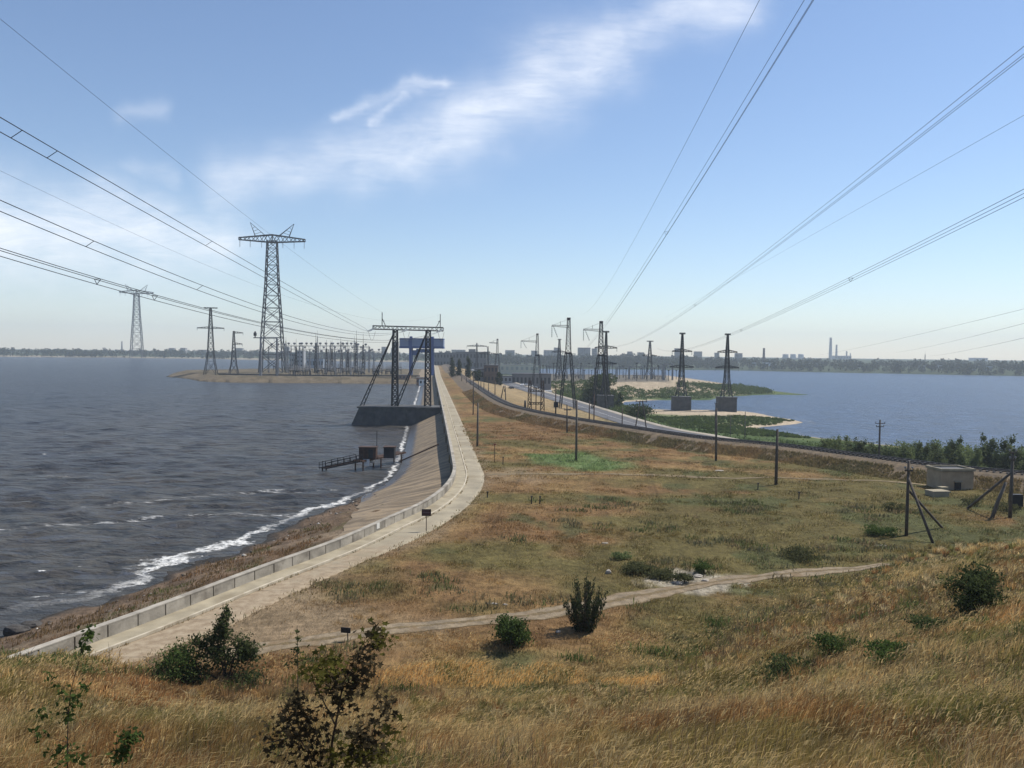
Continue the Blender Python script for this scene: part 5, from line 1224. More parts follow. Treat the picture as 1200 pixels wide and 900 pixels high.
# ------------------------------------------------------------------ vegetation
def rand_frames(n):
    a = rng.normal(size=(n, 3)); a /= np.linalg.norm(a, axis=1)[:, None]
    b = rng.normal(size=(n, 3)); b -= a * (a * b).sum(1)[:, None]; b /= np.linalg.norm(b, axis=1)[:, None]
    return a, b
def leaf_quads(C, size, aspect=.55, up=0.0):
    n = len(C); a, b = rand_frames(n)
    if up: a[:, 2] += up; a /= np.linalg.norm(a, axis=1)[:, None]; b -= a * (a * b).sum(1)[:, None]; b /= np.linalg.norm(b, axis=1)[:, None]
    s = np.broadcast_to(np.asarray(size, float), (n,))[:, None]
    V = np.stack([C + a * s, C + b * s * aspect, C - a * s, C - b * s * aspect], 1).reshape(-1, 3)
    return V, np.arange(4 * n).reshape(n, 4)
def blob(n, c, r, shell=.35):
    d = rng.normal(size=(n, 3)); d /= np.linalg.norm(d, axis=1)[:, None]
    return np.asarray(c) + d * (shell + (1 - shell) * rng.random(n) ** .5)[:, None] * np.asarray(r)
LEAF_D = leaf_mat('dark_green_leaves', (.06, .082, .036), var=.5, trans=.45)
LEAF_G = leaf_mat('green_leaves', (.065, .1, .032), trans=.4)
LEAF_W = leaf_mat('willow_leaves', (.085, .108, .052), trans=.45)
LEAF_R = leaf_mat('pale_reedy_leaves', (.14, .18, .08), trans=.48)
LEAF_S = leaf_mat('grey_green_weed_leaves', (.085, .092, .045), trans=.4)
LEAF_P = leaf_mat('poplar_leaves', (.042, .058, .03), var=.5, trans=.4)
LEAF_M = leaf_mat('dark_maple_leaves', (.05, .042, .026), trans=.35)
LEAF_Y = leaf_mat('olive_maple_leaves', (.09, .09, .025), trans=.4)
def shrub(name, label, cat, P, clumps, nleaf, leaf, m, stems=6, group=None, up=0.3, aspect=.5, shell=.35, part='foliage'):
    """clumps: list of (x, y, z, rx, ry, rz) in metres around the base"""
    t_ = thing(name, label, cat, P, 0, group); w = np.array([c[3] * c[4] * c[5] for c in clumps]) ** .67; w /= w.sum(); C = []
    for c, f in zip(clumps, w): C.append(np.asarray(c[:3]) + rng.normal(size=(max(6, int(nleaf * f)), 3)) * np.asarray(c[3:]) * .62)
    C = np.vstack(C); C = C[C[:, 2] > -.15]
    V, F = leaf_quads(C, leaf * rng.uniform(.6, 1.3, len(C)), aspect, up); link(part, np_mesh(part, V, [F]), m, t_)
    mb = MB()
    for c in list(clumps)[:stems]: mb.tube([(c[0] * .1, c[1] * .1, -.2), (c[0] * .5, c[1] * .5, c[2] * .55), (c[0], c[1], c[2] + c[5] * .6)], [.05 + .012 * c[5], .035, .012], 5)
    build(mb, 'stem', BARK, t_); return t_
def px_size(px, by, ty, dist=None):
    P = hit(px, by) if dist is None else col_at(px, dist, by); return P, P[1] / FPX, top(P, px, ty) - P[2]
def rclumps(n, w, h, low=.15, taper=.5):
    out = []
    for i in range(n):
        z = h * random.uniform(low, .82); k = 1 - taper * (z / h) ** 1.5; a = random.uniform(0, 6.28); rr = random.random() ** .5 * w * k * .8
        s = random.uniform(.22, .38); out.append((rr * math.cos(a), rr * math.sin(a), z, w * s * 1.2, w * s * 1.2, h * s * .55))
    return out
# the bush with a pointed leader beside the road
P, k, h = px_size(265, 795, 716); w = 38 * k
cl_ = [(random.uniform(-.9, .9) * w * (1 - f), random.uniform(-.5, .5) * w * (1 - f), h * f * .9 + .2, w * (.42 - .3 * f), w * (.42 - .3 * f), h * .11) for f in np.linspace(0, 1, 13)] + [(-.85 * w, 0, h * .55, .2 * w, .2 * w, h * .1), (-.55 * w, 0, h * .45, .3 * w, .3 * w, h * .14), (.75 * w, 0, h * .4, .25 * w, .25 * w, h * .1)]
shrub('leafy_shrub', 'dark green shrub with a pointed leader at the left, by the dirt road', 'shrub', P, cl_, 5200, .085, LEAF_D, 9)
P, k, h = px_size(205, 797, 758); shrub('leafy_shrub', 'low rounded green bush directly left of the pointed shrub', 'shrub', P, rclumps(9, 34 * k, h), 3600, .075, LEAF_G, 4)
P, k, h = px_size(597, 758, 721); shrub('leafy_shrub', 'bright green rounded bush at the near edge of the dirt track', 'shrub', P, rclumps(11, 27 * k, h, .2), 4200, .085, LEAF_G, 5)
P, k, h = px_size(685, 739, 668); w = 27 * k
t_ = thing('upright_shrub', 'tall dark shrub of upright stems beside the dirt track', 'shrub', P); C = []; mb = MB()
for i in range(46):
    a = random.uniform(0, 6.28); r0 = random.random() ** .5; x0, y0 = r0 * .45 * w * math.cos(a), r0 * .45 * w * math.sin(a); ln = .16 + .5 * r0 * random.random(); hh = h * (1.02 - .55 * r0 ** 1.5) * random.uniform(.75, 1)
    x1, y1 = x0 + math.cos(a) * ln * hh * .75, y0 + math.sin(a) * ln * hh * .75; u = rng.random(78) ** .8
    C.append(np.stack([x0 + (x1 - x0) * u, y0 + (y1 - y0) * u, hh * u], 1) + rng.normal(size=(78, 3)) * np.array([.07, .07, .05])); mb.tube([(x0 * .3, y0 * .3, -.1), (x0, y0, hh * .3), (x1, y1, hh)], [.03, .022, .008], 4)
V, F = leaf_quads(np.vstack(C), .085, .4, 1.2); link('foliage', np_mesh('foliage', V, [F]), LEAF_P, t_); build(mb, 'stem', BARK, t_)
P, k, h = px_size(1141, 722, 665); shrub('leafy_shrub', 'large dark rounded bush on the hillside at the right', 'shrub', P, rclumps(16, 37 * k, h, .2, .35), 6500, .07, LEAF_D, 6)
for px, by, ty, hw, lb, m in [(922, 797, 762, 30, 'low dark green bush in the dip of the hillside', LEAF_D), (985, 768, 737, 24, 'bright low green bush on the near hillside', LEAF_G), (1050, 772, 750, 34, 'spreading low green bush in front of the bright bush', LEAF_G), (1092, 744, 722, 24, 'low bush at the left foot of the large dark bush', LEAF_D),
                              (728, 655, 642, 9, 'little bright yellow green bush on the field above the upright shrub', LEAF_R), (822, 671, 655, 10, 'small green bush beside the white rock patch', LEAF_G), (801, 683, 668, 9, 'small dark bush left of the white rock patch', LEAF_D), (1047, 599, 583, 11, 'dark round bush left of the braced wooden pole', LEAF_D), (1032, 627, 614, 15, 'low green bush left below the braced wooden pole', LEAF_G),
                              (752, 670, 655, 16, 'grey green low bush right of the upright shrub, beyond the track', LEAF_W), (776, 676, 662, 13, 'grey green low bush nearer to the white rock patch', LEAF_W), (945, 655, 641, 22, 'low leafy bush above the bend of the dirt track', LEAF_W), (1178, 600, 584, 12, 'dark bush at the foot of the leaning prop pole', LEAF_D), (1138, 592, 575, 11, 'brownish bush right in front of the flat roofed hut', LEAF_W)]:
    P, k, h = px_size(px, by, ty); h = max(h * .75, .4); m = LEAF_S if m in (LEAF_W, LEAF_D) and by < 690 else m; shrub('low_bush', lb, 'bush', P, rclumps(12, hw * k * 1.3, h, .1, .2), 2200 if hw > 12 else 900, .06 if P[1] < 45 else .085, m, 5, up=.8)
# tree kinds
def tree(label, P, h, w, m, n=1400, leaf=.45, group=None, taper=.5, low=.25, name='tree', trunk=.3, nc=14):
    t_ = thing(name, label, 'tree', P, 0, group); cl = rclumps(nc, w, h, low, taper); C = []
    ww = np.array([c[3] * c[4] * c[5] for c in cl]) ** .67; ww /= ww.sum()
    for c, f in zip(cl, ww): C.append(blob(int(n * f) + 4, c[:3], c[3:], .5))
    V, F = leaf_quads(np.vstack(C), leaf * rng.uniform(.6, 1.3, sum(len(c) for c in C)), .6, .15); link('crown', np_mesh('crown', V, [F]), m, t_)
    mb = MB(); mb.tube([(0, 0, -.5), (.1, 0, h * .3), (0, .1, h * .75)], [trunk, trunk * .75, trunk * .25], 7)
    for c in cl[:7]: mb.tube([(0, 0, h * random.uniform(.2, .4)), (c[0] * .6, c[1] * .6, c[2] * .85), (c[0], c[1], c[2] + c[5] * .4)], [trunk * .4, trunk * .25, .03], 5)
    build(mb, 'trunk', BARK, t_); return t_
P = col_at(700, 398, 480); tree('big dark willow standing at the river pylon plinth', P, top(P, 700, 437) - P[2], 23 / FPX * 398, LEAF_D, 8000, .5, None, .1, .1, 'willow_tree', .5, 34)
P = col_at(724, 402, 480); tree('smaller green tree touching the right side of the big willow', P, top(P, 724, 456) - P[2], 8 / FPX * 402, LEAF_G, 900, .5, None, .35, .12)
P = col_at(748, 300, 495); shrub('wide_bush', 'wide dark green bush in front of the river pylon plinths, by the highway', 'bush', P, rclumps(12, 17 / FPX * 300, top(P, 748, 474) - P[2], .1, .2), 2400, .35, LEAF_D, 3)
for i, (px, ty, d, hw) in enumerate([(530, 419.5, 520, 3.6), (538, 421, 512, 3.4), (549, 418.5, 500, 3.8)]):
    P = col_at(px, d, 440); h = top(P, px, ty) - P[2]; w = hw / FPX * d
    C = [(random.uniform(-.3, .3) * w, random.uniform(-.3, .3) * w, h * f, w * (.75 - .45 * f * f), w * (.75 - .45 * f * f), h * .12) for f in np.linspace(.12, .9, 9)]
    o = shrub('poplar_tree', ['left', 'middle', 'right and tallest'][i] + ' one of three dark columnar poplars beside the railway', 'tree', P, C, 1500, .42, LEAF_P, 0, 'columnar poplars beside the railway', .6, .55, .5, 'crown')
    o.children[1].name = 'trunk'; mb = MB(); mb.tube([(0, 0, -.3), (0, 0, h * .8)], [.35, .1], 7); me_ = mb.mesh('trunk'); me_.materials.append(BARK); o.children[1].data = me_
P = col_at(559.5, 468, 446); tree('round dark tree in front of the annex by the poplars', P, top(P, 559.5, 431) - P[2], 6.5 / FPX * 468, LEAF_P, 1100, .5, None, .3, .1)
P = col_at(585, 462, 446); tree('small dark tree between pump house and depot', P, top(P, 577, 436) - P[2], 4 / FPX * 462, LEAF_P, 600, .5, None, .3, .1)
# young trees in the row along the shore, right
GY = 'young trees along the shore behind the railway'
spots = []
for i, px in enumerate(np.r_[np.arange(962, 1202, 4.6), np.arange(1206, 1300, 9)]):
    spots.append((px + random.uniform(-2.5, 2.5), np.interp(px, [962, 1050, 1200, 1300], [513, 521, 527, 531]) + random.uniform(-5, 7), random.uniform(160, 195)))
protos = []
for i, (px, ty, d) in enumerate(spots + [(1120, 514, 172), (1155, 512, 168), (1185, 513, 166)]):
    P = col_at(px, d, 545); h = top(P, px, ty) - P[2]
    if len(protos) < 6:
        w = random.uniform(1.5, 2.3); cl = [(random.uniform(-.45, .45) * w, random.uniform(-.45, .45) * w, h * f, w * (.75 - .55 * f), w * (.75 - .55 * f), h * .1) for f in np.linspace(.08, .95, 12)]
        o = shrub('young_tree', 'young slender tree in the row along the river shore behind the railway', 'tree', P, cl, 2400, .2, LEAF_R if i % 4 else LEAF_W, 5, GY, .6, .45, .3, 'crown'); o['h'] = 1.0; protos.append((o, h))
    else:
        pr, hp = random.choice(protos)
        if px in (1120, 1155, 1185): pr, hp = protos[0]
        o = copy_tree(pr, P, random.uniform(0, 6.28), h / hp)
        if px == 1120: o['label'] = 'dark young tree standing out of the shore row above the flat roofed hut'; del o['group']
        if px == 1155: o['label'] = 'tallest young tree of the shore row, left of the bracketed pole'; del o['group']
for o, h in protos:
    if 'h' in o: del o['h']
for o in bpy.data.objects:
    if 'h' in o.keys(): del o['h']
# scrub on the river banks
def scatter(poly, n, lo=0.0):
    poly = np.asarray(poly); mn, mx = poly.min(0), poly.max(0); p = mn + rng.random((n * 3, 2)) * (mx - mn)
    p = p[region_sd(poly, p[:, 0], p[:, 1]) > lo]; return p[:n]
und = []
for pix, z, n, hh, sz in [([(640, 461), (690, 459), (690, 478), (735, 480), (728, 470), (830, 468), (905, 461), (900, 456), (862, 453), (815, 459), (760, 462), (730, 461), (700, 470), (660, 478)], -11.2, 1300, 2.2, .6), ([(650, 462), (700, 462), (745, 482), (760, 492), (720, 486), (680, 474)], -9.5, 420, 2.2, .55),
                      ([(755, 490), (900, 489), (930, 491), (885, 500), (960, 514), (900, 514), (800, 505)], -11, 1100, .8, .4), ([(780, 460), (862, 452), (905, 456), (880, 459)], -11, 300, 2.8, .65)]:
    p = scatter([at(a, b_, z) for a, b_ in pix], n); zz = H(p[:, 0], p[:, 1]); ok = zz > DN_Z + .25; p, zz = p[ok], zz[ok]
    hs = hh * (.35 + fbm(p[:, 0] / 12, p[:, 1] / 12, 111)) * rng.uniform(.6, 1.2, len(p)); m_ = 22
    C = np.repeat(np.c_[p, zz], m_, 0) + rng.normal(size=(len(p) * m_, 3)) * np.repeat(hs, m_)[:, None] * np.array([.6, .6, .28]) + np.c_[np.zeros((len(p) * m_, 2)), np.repeat(hs * .42, m_)]
    und.append((C, sz * rng.uniform(.6, 1.3, len(C))))
p = np.stack([rng.uniform(40, 210, 1500), np.zeros(1500)], 1); p[:, 1] = np.interp(p[:, 0], [40, 62, 82, 135, 215], [262, 216, 185, 140, 100]) + rng.uniform(8, 60, 1500)
zz = H(p[:, 0], p[:, 1]); ok = (zz > DN_Z + .3) & (zz < -7.5); p, zz = p[ok], zz[ok]; m_ = 16
C = np.repeat(np.c_[p, zz], m_, 0) + rng.normal(size=(len(p) * m_, 3)) * np.array([.9, .9, .5]) + [0, 0, .8]; und.append((C, .32 * rng.uniform(.6, 1.3, len(C))))
V, F = leaf_quads(np.vstack([u_[0] for u_ in und]), np.concatenate([u_[1] for u_ in und]), .55, .3)
link('bank_undergrowth', np_mesh('bank_undergrowth', V, [F]), leaf_mat('bank_scrub_leaves', (.07, .102, .034), scale=.12, trans=.4), kind='stuff')
# far woods
def wood(n, xs, line, depth, hmin, hmax, seed):
    x = rng.uniform(xs[0], xs[1], n); y = np.interp(x, line[:, 0], line[:, 1]) + 14 + depth * rng.random(n) ** 1.7; z = H(x, y)
    hh = rng.uniform(hmin * .6, hmax, n) * (.65 + .7 * fbm(x / 70, y / 70, seed)); keep = rng.random(n) < .5 + .9 * fbm(x / 45, y / 45, seed + 40); x, y, z, hh = x[keep], y[keep], z[keep], hh[keep]; n = len(x); m_ = 34
    Cx = blob(n * m_, (0, 0, 0), (1, 1, 1), .4); s = np.repeat(hh, m_)[:, None]
    C = np.repeat(np.c_[x, y, z], m_, 0) + Cx * s * np.array([.36, .36, .46]); C[:, 2] += s[:, 0] * .5
    return C, np.repeat(hh, m_) * .13 * rng.uniform(.6, 1.4, n * m_)
wl = [wood(1700, (-1700, -120), FAR_UP, 500, 8, 15, 121), wood(2600, (-100, 1500), FAR_DN, 620, 8, 15, 123), wood(700, (-160, 420), FAR_DN + [0, 90], 300, 14, 20, 125)]
C = np.vstack([q[0] for q in wl]); s_ = np.concatenate([q[1] for q in wl]); V, F = leaf_quads(C, s_, .75, .1)
link('far_wood', np_mesh('far_wood', V, [F]), leaf_mat('far_wood_leaves', (.038, .05, .03), var=.45, scale=.035), kind='stuff')

# ------------------------------------------------------------------ grass
def blades(x, y, z, h, w, lean, col, yaw, seg3=True):
    """tapered blades bent along the lean vector"""
    n = len(x); B = np.c_[x, y, z - .03]; s = np.c_[np.cos(yaw), np.sin(yaw), np.zeros(n)] * (w / 2)[:, None]
    L = np.c_[lean, np.zeros(n)]; up = np.array([0, 0, 1.])
    m_ = B + L * (h * .28)[:, None] + up * (h * .6)[:, None]; tp = B + L * h[:, None] + up * (h * (1 - .18 * np.linalg.norm(lean, axis=1)))[:, None]
    V = np.stack([B - s, B + s, m_ + s * .8, m_ - s * .8, tp], 1).reshape(-1, 3); i = np.arange(n) * 5
    return V, np.stack([i, i + 1, i + 2, i + 3], 1), np.stack([i + 3, i + 2, i + 4], 1), np.repeat(col, 5, 0)
def grass_obj(name, sets, m):
    V, Q, T, C = [], [], [], []; b = 0
    for v, q, t3, c in sets: V.append(v); Q.append(q + b); T.append(t3 + b); C.append(c); b += len(v)
    return link(name, np_mesh(name, np.vstack(V), [np.vstack(Q), np.vstack(T)], np.vstack(C)), m, kind='stuff')
GRASSM = leaf_mat('dry_grass_blades', (.2, .2, .1), use_attr=True, trans=.45)
def free(x, y, pad=.4):
    ok = (poly_sd(ROADR, x, y) < -.3 - pad) | (y < 42.0 + (fbm(x / 1.5, y / 1.5, 191) - .5) * 3)
    ok &= np.abs(poly_sd(TRACK, x, y)) > 1.25 + (fbm(x, y, 131) - .5) * 1.2
    return ok & (-poly_sd(RAIL, x, y) < -5.8)
# tall wind-bent grass on the hill
n = 290000; th = np.radians(rng.uniform(-38, 40, n)); r = 7.5 + 58 * rng.random(n) ** .95
x, y = r * np.sin(th), r * np.cos(th); ok = y < hill_base(x) + 5 + 16 * (fbm(x / 3, y / 3, 133) - .5); ok &= free(x, y); x, y, r = x[ok], y[ok], r[ok]
z = H(x, y); n = len(x); pn = fbm(x / 3.5, y / 3.5, 135); p2 = fbm(x / 9, y / 9, 137)
edge = np.clip((hill_base(x) + 6 - y) / 14, .3, 1)
h = (.16 + .62 * pn) * rng.uniform(.55, 1.2, n) * edge
c = grass_col(x, y) * np.array([2.0, 1.85, 1.6])
BR = (.32, .165, .065); GO = (.78, .5, .19); OL = (.22, .195, .062); GY_ = (.52, .37, .17)
c = mixc(c, np.tile(BR, (n, 1)), sstep(.48, .62, fbm(x / 5, y / 5, 139)) * .85)
c = mixc(c, np.tile(OL, (n, 1)), sstep(.48, .6, fbm(x / 6, y / 6, 141) + .05 * sstep(2, 14, x)) * .85)
c = mixc(c, np.tile((.58, .4, .18), (n, 1)), sstep(.55, .7, fbm(x / 3, y / 3, 163)) * .8)
c = mixc(c, np.tile(GY_, (n, 1)), (rng.random(n) < .22) * .7)
gold = [hit(a, b_)[:2] for a, b_ in [(440, 786), (520, 776), (600, 772), (660, 782), (780, 796), (760, 806), (640, 802), (520, 808), (440, 806)]]
gsd = 2.0 * region_sd(np.array(gold), x, y) + (pn - .5) * 1.5
gm_ = sstep(-.4, .5, gsd); c = mixc(c, np.tile(GO, (n, 1)), gm_ * .85 * (rng.random(n) < .8)); h = h + gm_ * .25
dead = rng.random(n); c = c * (.55 + .9 * dead)[:, None]
c = c * (.42 + 1.5 * fbm(x / 1.1, y / 1.1, 147, 3))[:, None]; c = mixc(c, np.tile(GO, (n, 1)) * rng.uniform(.8, 1.5, n)[:, None], gm_ * .8)
h = h * (.55 + .9 * fbm(x / .9, y / .9, 149, 3))
yaw = rng.uniform(0, np.pi, n); wnd = .35 + .35 * fbm(x / 2.5, y / 2.5, 143); lean = np.c_[wnd + rng.normal(0, .22, n), rng.normal(-.05, .25, n)]
w = np.maximum(.008, .00062 * r) * rng.uniform(.6, 1.9, n)
sets = [blades(x, y, z, h, w, lean, c, yaw)]
# seed heads riding on top
k = rng.random(n) < (.05 + .25 * gm_ + .16 * (fbm(x / 3, y / 3, 201) > .55)); hx, hy, hh, hz_, lk = x[k], y[k], h[k] * 1.15 + .06, z[k], lean[k]
tipx, tipy, tipz_ = hx + lk[:, 0] * hh * .95, hy + lk[:, 1] * hh * .95, hz_ + hh * (1 - .18 * np.linalg.norm(lk, axis=1)) - .05
sl = rng.uniform(.08, .22, k.sum()); cc_ = np.tile((.68, .49, .22), (k.sum(), 1)) * rng.uniform(.6, 1.25, k.sum())[:, None]
sets.append(blades(tipx, tipy, tipz_, sl, np.maximum(.015, .00125 * r[k]), np.c_[lk[:, 0] * 1.6 + .3, lk[:, 1]], cc_, yaw[k]))
# weed stalks, darker and upright
n = 22000; th = np.radians(rng.uniform(-36, 38, n)); rr = 9 + 48 * rng.random(n); xx, yy2 = rr * np.sin(th), rr * np.cos(th); ok = (yy2 < hill_base(xx) + 1) & (fbm(xx / 4, yy2 / 4, 145) + .12 * sstep(6, 20, xx) > .54) & free(xx, yy2); xx, yy2, rr = xx[ok], yy2[ok], rr[ok]; n = len(xx)
sets.append(blades(xx, yy2, H(xx, yy2), rng.uniform(.4, 1.0, n), np.maximum(.01, .0006 * rr), np.c_[rng.normal(.1, .2, n), rng.normal(0, .2, n)], np.tile((.16, .11, .065), (n, 1)) * rng.uniform(.6, 1.6, n)[:, None], rng.uniform(0, 3.1, n)))
# tussocks with blades arching outwards
nt = 5200; th = np.radians(rng.uniform(-38, 40, nt)); rt_ = 8 + 92 * rng.random(nt) ** .9; tx, ty = rt_ * np.sin(th), rt_ * np.cos(th)
ok = (ty < 98) & ((ty < hill_base(tx) + 3) | ((rng.random(nt) < .6) & (fbm(tx / 9, ty / 9, 159) > .5))) & (tx > np.interp(ty, [0, 40, 60, 80, 100], [-40, -13, -9, 0, 4])) & free(tx, ty) & (fbm(tx / 4, ty / 4, 155) > .47); tx, ty, rt_ = tx[ok], ty[ok], rt_[ok]; nt = len(tx); kk = 46
ang = rng.uniform(0, 6.28, (nt, kk)); ro_ = rng.random((nt, kk)) * np.where(ty > hill_base(tx), .45, .18)[:, None]; bx_, by_ = (tx[:, None] + ro_ * np.cos(ang)).ravel(), (ty[:, None] + ro_ * np.sin(ang)).ravel()
th_ = np.repeat(rng.uniform(.3, .8, nt) * np.where(ty > hill_base(tx), .45, 1), kk) * rng.uniform(.6, 1.1, nt * kk); ln = rng.uniform(.15, .75, nt * kk)
pal = np.array([(.6, .44, .2), (.48, .29, .11), (.34, .18, .075), (.24, .22, .075), (.64, .5, .27)])[rng.integers(0, 5, nt)]
pal = np.where((ty > hill_base(tx) - 2)[:, None], mixc(pal * .8, grass_col(tx, ty) * 2.1, np.full(nt, .8)), pal)
sets.append(blades(bx_, by_, np.repeat(H(tx, ty), kk), th_, np.maximum(.008, .0006 * np.repeat(rt_, kk)), np.c_[ln * np.cos(ang.ravel()) + .25, ln * np.sin(ang.ravel())], np.repeat(pal, kk, 0) * rng.uniform(.6, 1.35, nt * kk)[:, None], rng.uniform(0, 3.14, nt * kk)))
# green weeds low in the grass
nt = 800; th = np.radians(rng.uniform(-36, 38, nt)); rt_ = 9 + 42 * rng.random(nt); tx, ty = rt_ * np.sin(th), rt_ * np.cos(th); ok = (ty < hill_base(tx) + 4) & free(tx, ty) & (fbm(tx / 5, ty / 5, 157) + .08 * sstep(4, 14, tx) > .54); tx, ty, rt_ = tx[ok], ty[ok], rt_[ok]; nt = len(tx); kk = 60
bx_, by_ = (tx[:, None] + rng.normal(size=(nt, kk)) * .4).ravel(), (ty[:, None] + rng.normal(size=(nt, kk)) * .4).ravel()
sets.append(blades(bx_, by_, H(bx_, by_), rng.uniform(.15, .55, nt * kk), np.maximum(.016, .0011 * np.repeat(rt_, kk)), rng.normal(.1, .45, (nt * kk, 2)), np.tile((.085, .115, .035), (nt * kk, 1)) * rng.uniform(.6, 1.6, nt * kk)[:, None], rng.uniform(0, 3.14, nt * kk)))
grass_obj('tall_dry_grass', sets, GRASSM)
# short grass of the field
n = 480000; th = np.radians(rng.uniform(-30, 36, n)); r = 36 + 150 * rng.random(n) ** 1.4
x, y = r * np.sin(th), r * np.cos(th); ok = (y > hill_base(x) - 3) & free(x, y, .0); x, y, r = x[ok], y[ok], r[ok]
dens = fbm(x / 3, y / 3, 151); bare = sstep(6, 0, -poly_sd(ROADR, x, y) + (dens - .5) * 7) * sstep(62, 50, y)
ax, ay = at(300, 733, 0); bare = np.maximum(bare, sstep(1.25, .5, np.hypot((x - ax) / 9, (y - ay) / 5) + (dens - .5) * .9))
wx_, wy_ = at(812, 680, 0); bare = np.maximum(bare, sstep(1.2, .7, np.hypot((x - wx_) / 3.6, (y - wy_) / 3.0) + (fbm(x / 1.1, y / 1.1, 63, 3) - .5) * .9)); ok = rng.random(len(x)) > np.maximum(bare * .97, .9 * sstep(.5, .3, dens)); x, y, r = x[ok], y[ok], r[ok]; n = len(x); z = H(x, y)
pn = fbm(x / 2.2, y / 2.2, 153)
h = (.05 + .24 * sstep(.35, .8, pn)) * rng.uniform(.6, 1.3, n); w = .00062 * r * rng.uniform(.7, 1.6, n)
gp = region_sd(GP, x, y) + (fbm(x / 4, y / 4, 61) - .5) * 9
c = grass_col(x, y); c = mixc(c, np.tile((.14, .18, .07), (n, 1)), sstep(-1.5, 3, gp)); c = mixc(c, np.tile((.30, .215, .12), (n, 1)), (rng.random(n) < .2) * .6 * (gp < 0)); c *= rng.uniform(1.1, 2.1, n)[:, None]; c *= (.35 + 1.4 * fbm(x / .9, y / .9, 193, 3))[:, None]
h = h + .22 * sstep(-1, 3, gp) * rng.uniform(.4, 1.2, n)
s1 = blades(x, y, z, h, w, np.c_[rng.normal(.3, .3, n), rng.normal(0, .3, n)], c, rng.uniform(0, np.pi, n))
nb_ = 90000; ii = rng.integers(0, len(RL) - 1, nb_); ii = (ii * rng.random(nb_) ** .6).astype(int); oo = rng.uniform(3.0, 7.2, nb_); ff = rng.random((nb_, 1))
pb_ = RL[ii] * (1 - ff) + RL[np.minimum(ii + 1, len(RL) - 1)] * ff + nR[ii] * oo[:, None]; dd_ = np.hypot(pb_[:, 0], pb_[:, 1]); ok = (fbm(pb_[:, 0] / 2.5, pb_[:, 1] / 2.5, 171) > .3) & (dd_ < 330); pb_, dd_, oo = pb_[ok], dd_[ok], oo[ok]; nb_ = len(pb_)
zb2 = np.interp(oo, [2.9, 5.0, 6.6, 7.6], [1.15, .38, -.1, -.1]); cb = .45 * grass_col(pb_[:, 0], pb_[:, 1]) * 2.0 + .55 * np.array([(.27, .2, .115), (.18, .13, .075), (.12, .1, .055)])[rng.integers(0, 3, nb_)] * rng.uniform(.6, 1.3, nb_)[:, None]
s2 = blades(pb_[:, 0], pb_[:, 1], zb2, rng.uniform(.1, .5, nb_), .001 * dd_, rng.normal(.2, .35, (nb_, 2)), cb, rng.uniform(0, 3.14, nb_))
ne = 9000; ii = rng.integers(0, len(WL) - 1, ne); ee = rng.random(ne); oe = np.where(ee < .3, -1.5 + rng.normal(0, .07, ne), np.where(ee < .4, -.06 - .05 * rng.random(ne), -(WIDTH[ii] + rng.normal(.25, .3, ne))))
pe = WL[ii] + (WL[ii + 1] - WL[ii]) * rng.random((ne, 1)) + nW[ii] * oe[:, None]; ok = (fbm(pe[:, 0] / 1.6, pe[:, 1] / 1.6, 181) > .5) & (pe[:, 1] < 190); pe = pe[ok]; ne = len(pe); de = np.hypot(pe[:, 0], pe[:, 1])
s3 = blades(pe[:, 0], pe[:, 1], np.zeros(ne), rng.uniform(.06, .3, ne), .0007 * de, rng.normal(.1, .4, (ne, 2)), np.array([(.3, .22, .11), (.2, .14, .065), (.14, .135, .05)])[rng.integers(0, 3, ne)] * rng.uniform(.6, 1.3, ne)[:, None], rng.uniform(0, 3.1, ne))
nl = 60000; xl = rng.uniform(-52, -8, nl); yl = rng.uniform(34, 92, nl); sl_ = poly_sd(WALL, xl, yl); ok = (sl_ > .6) & (fbm(xl / 2, yl / 2, 195) > .42); xl, yl = xl[ok], yl[ok]; zl_ = H(xl, yl); ok = (zl_ > -4.45 + (fbm(xl / 3, yl / 3, 197) - .5)) & ((yl < 66) | (poly_sd(WALL, xl, yl) > np.interp(yl, [66, 78, 95], [4, 9, 13.5]))); xl, yl, zl_ = xl[ok], yl[ok], zl_[ok]; nl = len(xl)
s4 = blades(xl, yl, zl_, rng.uniform(.06, .4, nl), .0008 * np.hypot(xl, yl), rng.normal(.25, .35, (nl, 2)), np.array([(.26, .15, .07), (.2, .13, .06), (.15, .15, .055)])[(fbm(xl / 4, yl / 4, 199) * 3.6 - .4).clip(0, 2).astype(int)] * rng.uniform(.6, 1.4, nl)[:, None], rng.uniform(0, 3.1, nl))
# grey green weed patches of the field
nt = 1500; th = np.radians(rng.uniform(-14, 34, nt)); rt_ = 42 + 52 * rng.random(nt); tx, ty = rt_ * np.sin(th), rt_ * np.cos(th); ok = free(tx, ty) & (fbm(tx / 6, ty / 5, 211) + .08 * sstep(0, 12, tx) * sstep(75, 50, ty) - .1 * sstep(4, -6, tx) > .635); tx, ty, rt_ = tx[ok], ty[ok], rt_[ok]; nt = len(tx); kk = 34
bx_, by_ = (tx[:, None] + rng.normal(size=(nt, kk)) * .45).ravel(), (ty[:, None] + rng.normal(size=(nt, kk)) * .45).ravel(); pc_ = np.array([(.15, .145, .065), (.17, .155, .085), (.12, .135, .05), (.25, .19, .1)])[rng.integers(0, 4, nt)]
s5 = blades(bx_, by_, H(bx_, by_), rng.uniform(.1, .5, nt * kk), .0012 * np.repeat(rt_, kk), rng.normal(.1, .4, (nt * kk, 2)), np.repeat(pc_, kk, 0) * rng.uniform(.6, 1.5, nt * kk)[:, None], rng.uniform(0, 3.14, nt * kk))
grass_obj('field_grass', [s1, s2, s3, s4, s5], GRASSM)

